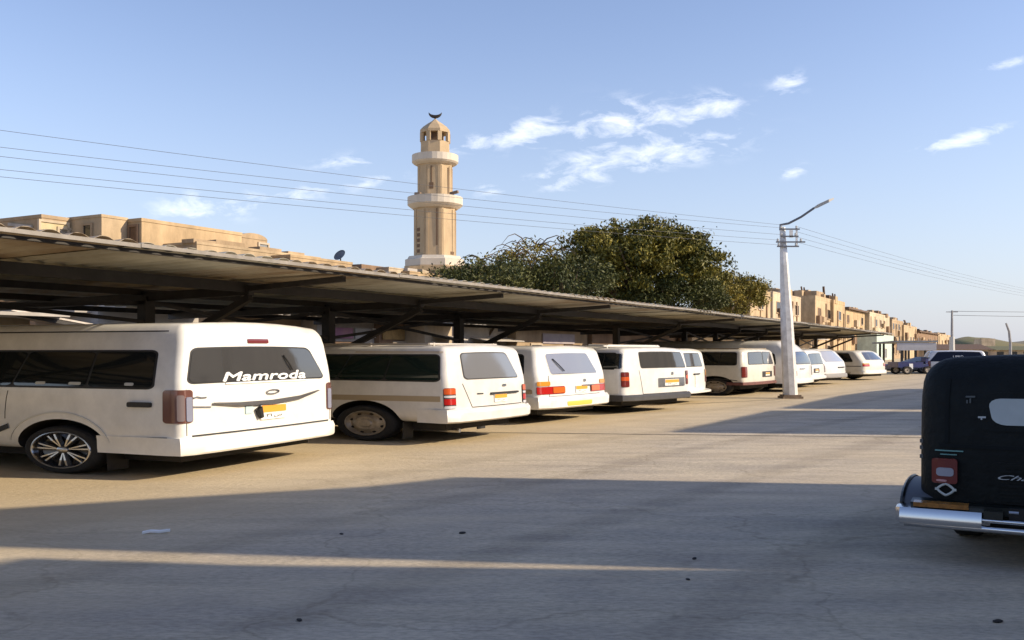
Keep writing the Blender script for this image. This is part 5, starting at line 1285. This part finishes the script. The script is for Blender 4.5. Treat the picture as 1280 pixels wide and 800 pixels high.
        c_.root.rotation_euler = (0, 0, R(-90)); c_.side_windows(.70, .98, 1.7, 4.2, (2.9,))
build_far()

# ================================================================== STREET SIDE BEHIND AND RIGHT OF THE VIEWER (its shadows cross the yard)
def gable(label, u0, u1, v0, depth, prof, mt):
    """prof: (fraction along the street, height) of the roof edge"""
    prof = [(f, h * 1.503) for f, h in prof]
    root = empty('street_building', UV(u0, v0), ROWZ); tag(root, label, 'building', 'buildings across the yard from the canopy'); w = u1 - u0
    n = len(prof); m = MB()
    for y in (0, -depth): m.v += [(w * f - y * SKEW, y, 0) for f, h in prof] + [(w * f - y * SKEW, y, h) for f, h in prof]
    for k in range(n - 1):
        m.f += [(k, k + 1, n + k + 1, n + k), (2 * n + k + 1, 2 * n + k, 3 * n + k, 3 * n + k + 1), (n + k, n + k + 1, 3 * n + k + 1, 3 * n + k)]
    m.f += [(0, n, 3 * n, 2 * n), (n - 1, 3 * n - 1, 4 * n - 1, 2 * n - 1)]; m.mi = [0] * len(m.f)
    fix_normals(m.build('wall', mt, root))
    hm = min(h for f, h in prof); k = .9
    while k < w - .6:
        for z in (.7, 2.1):
            if z + 1 < hm:
                f = MB(); f.box((k, .02, z + .45), (.75, .08, .9)); fo = f.build('window', TRIM, root); p = MB(); p.box((k, .05, z + .45), (.6, .06, .76)); p.build('pane', DARKP, fo)
        k += 1.7
    return root
VW = -5.2
SKEW = SUN_H.dot(Vector((UX, UY, 0))) / -SUN_H.dot(Vector((-UY, UX, 0)))
gable('tall sand building on the shaded side of the yard behind the viewer', -14, 7.74, VW, 7, ((0, 4.1), (.8, 4.1), (.81, 3.7), (1, 3.7)), SAND[3])
gable('brown building with sloping gable facing the canopy', 8.02, 12.1, VW, 7, ((0, 4.75), (.25, 4.5), (.55, 4.1), (.8, 3.72), (1, 3.6)), SAND[3])
gable('unseen blocker added in the lane between two street buildings to end the sun strip', 7.765, 8.035, VW - .05, 5, ((0, 3.25), (1, 2.35)), SAND[3])  # added out of view; its slanted top tapers the sun strip on the yard
gable('low sand building facing the canopy, nearer the lamp post', 18.2, 24.6, VW, 7, ((0, 3.6), (1, 3.6)), SAND[1])
gable('low sand building facing the canopy, farther along the yard', 25.4, 38.6, VW, 7, ((0, 3.6), (.55, 3.6), (.8, 3.5), (1, 3.3)), SAND[2])

# ================================================================== LITTER
def litter(px, py, kind, lab):
    Y = F * CAMH / (py - HOR); p = atpx(px, Y); rnd = random.Random(int(px))
    if kind == 'strip':
        m = MB(); pts = [(-.09, 0, .012), (-.04, .012, .02), (.02, .02, .014), (.09, .01, .022)]; vs_ = []
        for x, y, z in pts: vs_ += [(x, y - .012, z), (x, y + .012, z + .006), (x, y - .012, z - .012), (x, y + .012, z - .010)]
        m.add(vs_, [f for i in range(3) for f in ((4 * i, 4 * i + 4, 4 * i + 5, 4 * i + 1), (4 * i + 2, 4 * i + 3, 4 * i + 7, 4 * i + 6), (4 * i, 4 * i + 2, 4 * i + 6, 4 * i + 4), (4 * i + 1, 4 * i + 5, 4 * i + 7, 4 * i + 3))])
        tag(m.build('litter_strip', DECAL, loc=p, rz=rnd.uniform(-.2, .4)), lab, 'litter')
    else:
        bm = bmesh.new(); bmesh.ops.create_icosphere(bm, subdivisions=2, radius=1); s = rnd.uniform(.009, .017)
        for q in bm.verts: q.co = Vector((q.co.x * s * 1.7, q.co.y * s, q.co.z * s * .55)) * (1 + .3 * noise.noise(q.co * 1.7 + Vector((px, 0, 0))))
        for q in bm.verts: q.co.z += s * .42
        me = bpy.data.meshes.new('pebble'); bm.to_mesh(me); bm.free(); me.materials.append(mat('dark_pebble', (.035, .032, .03), .9))
        tag(link('pebble', me, None, p, rnd.uniform(0, 3)), lab, 'stone', 'small dark stones scattered on the yard')
litter(195, 667, 'strip', 'crumpled white plastic strip lying on the shaded yard')
for px, py in ((427, 668), (578, 667), (374, 776), (860, 725), (868, 699), (1247, 778)):
    litter(px, py, 'stone', 'small dark stone lying loose on the dusty yard')
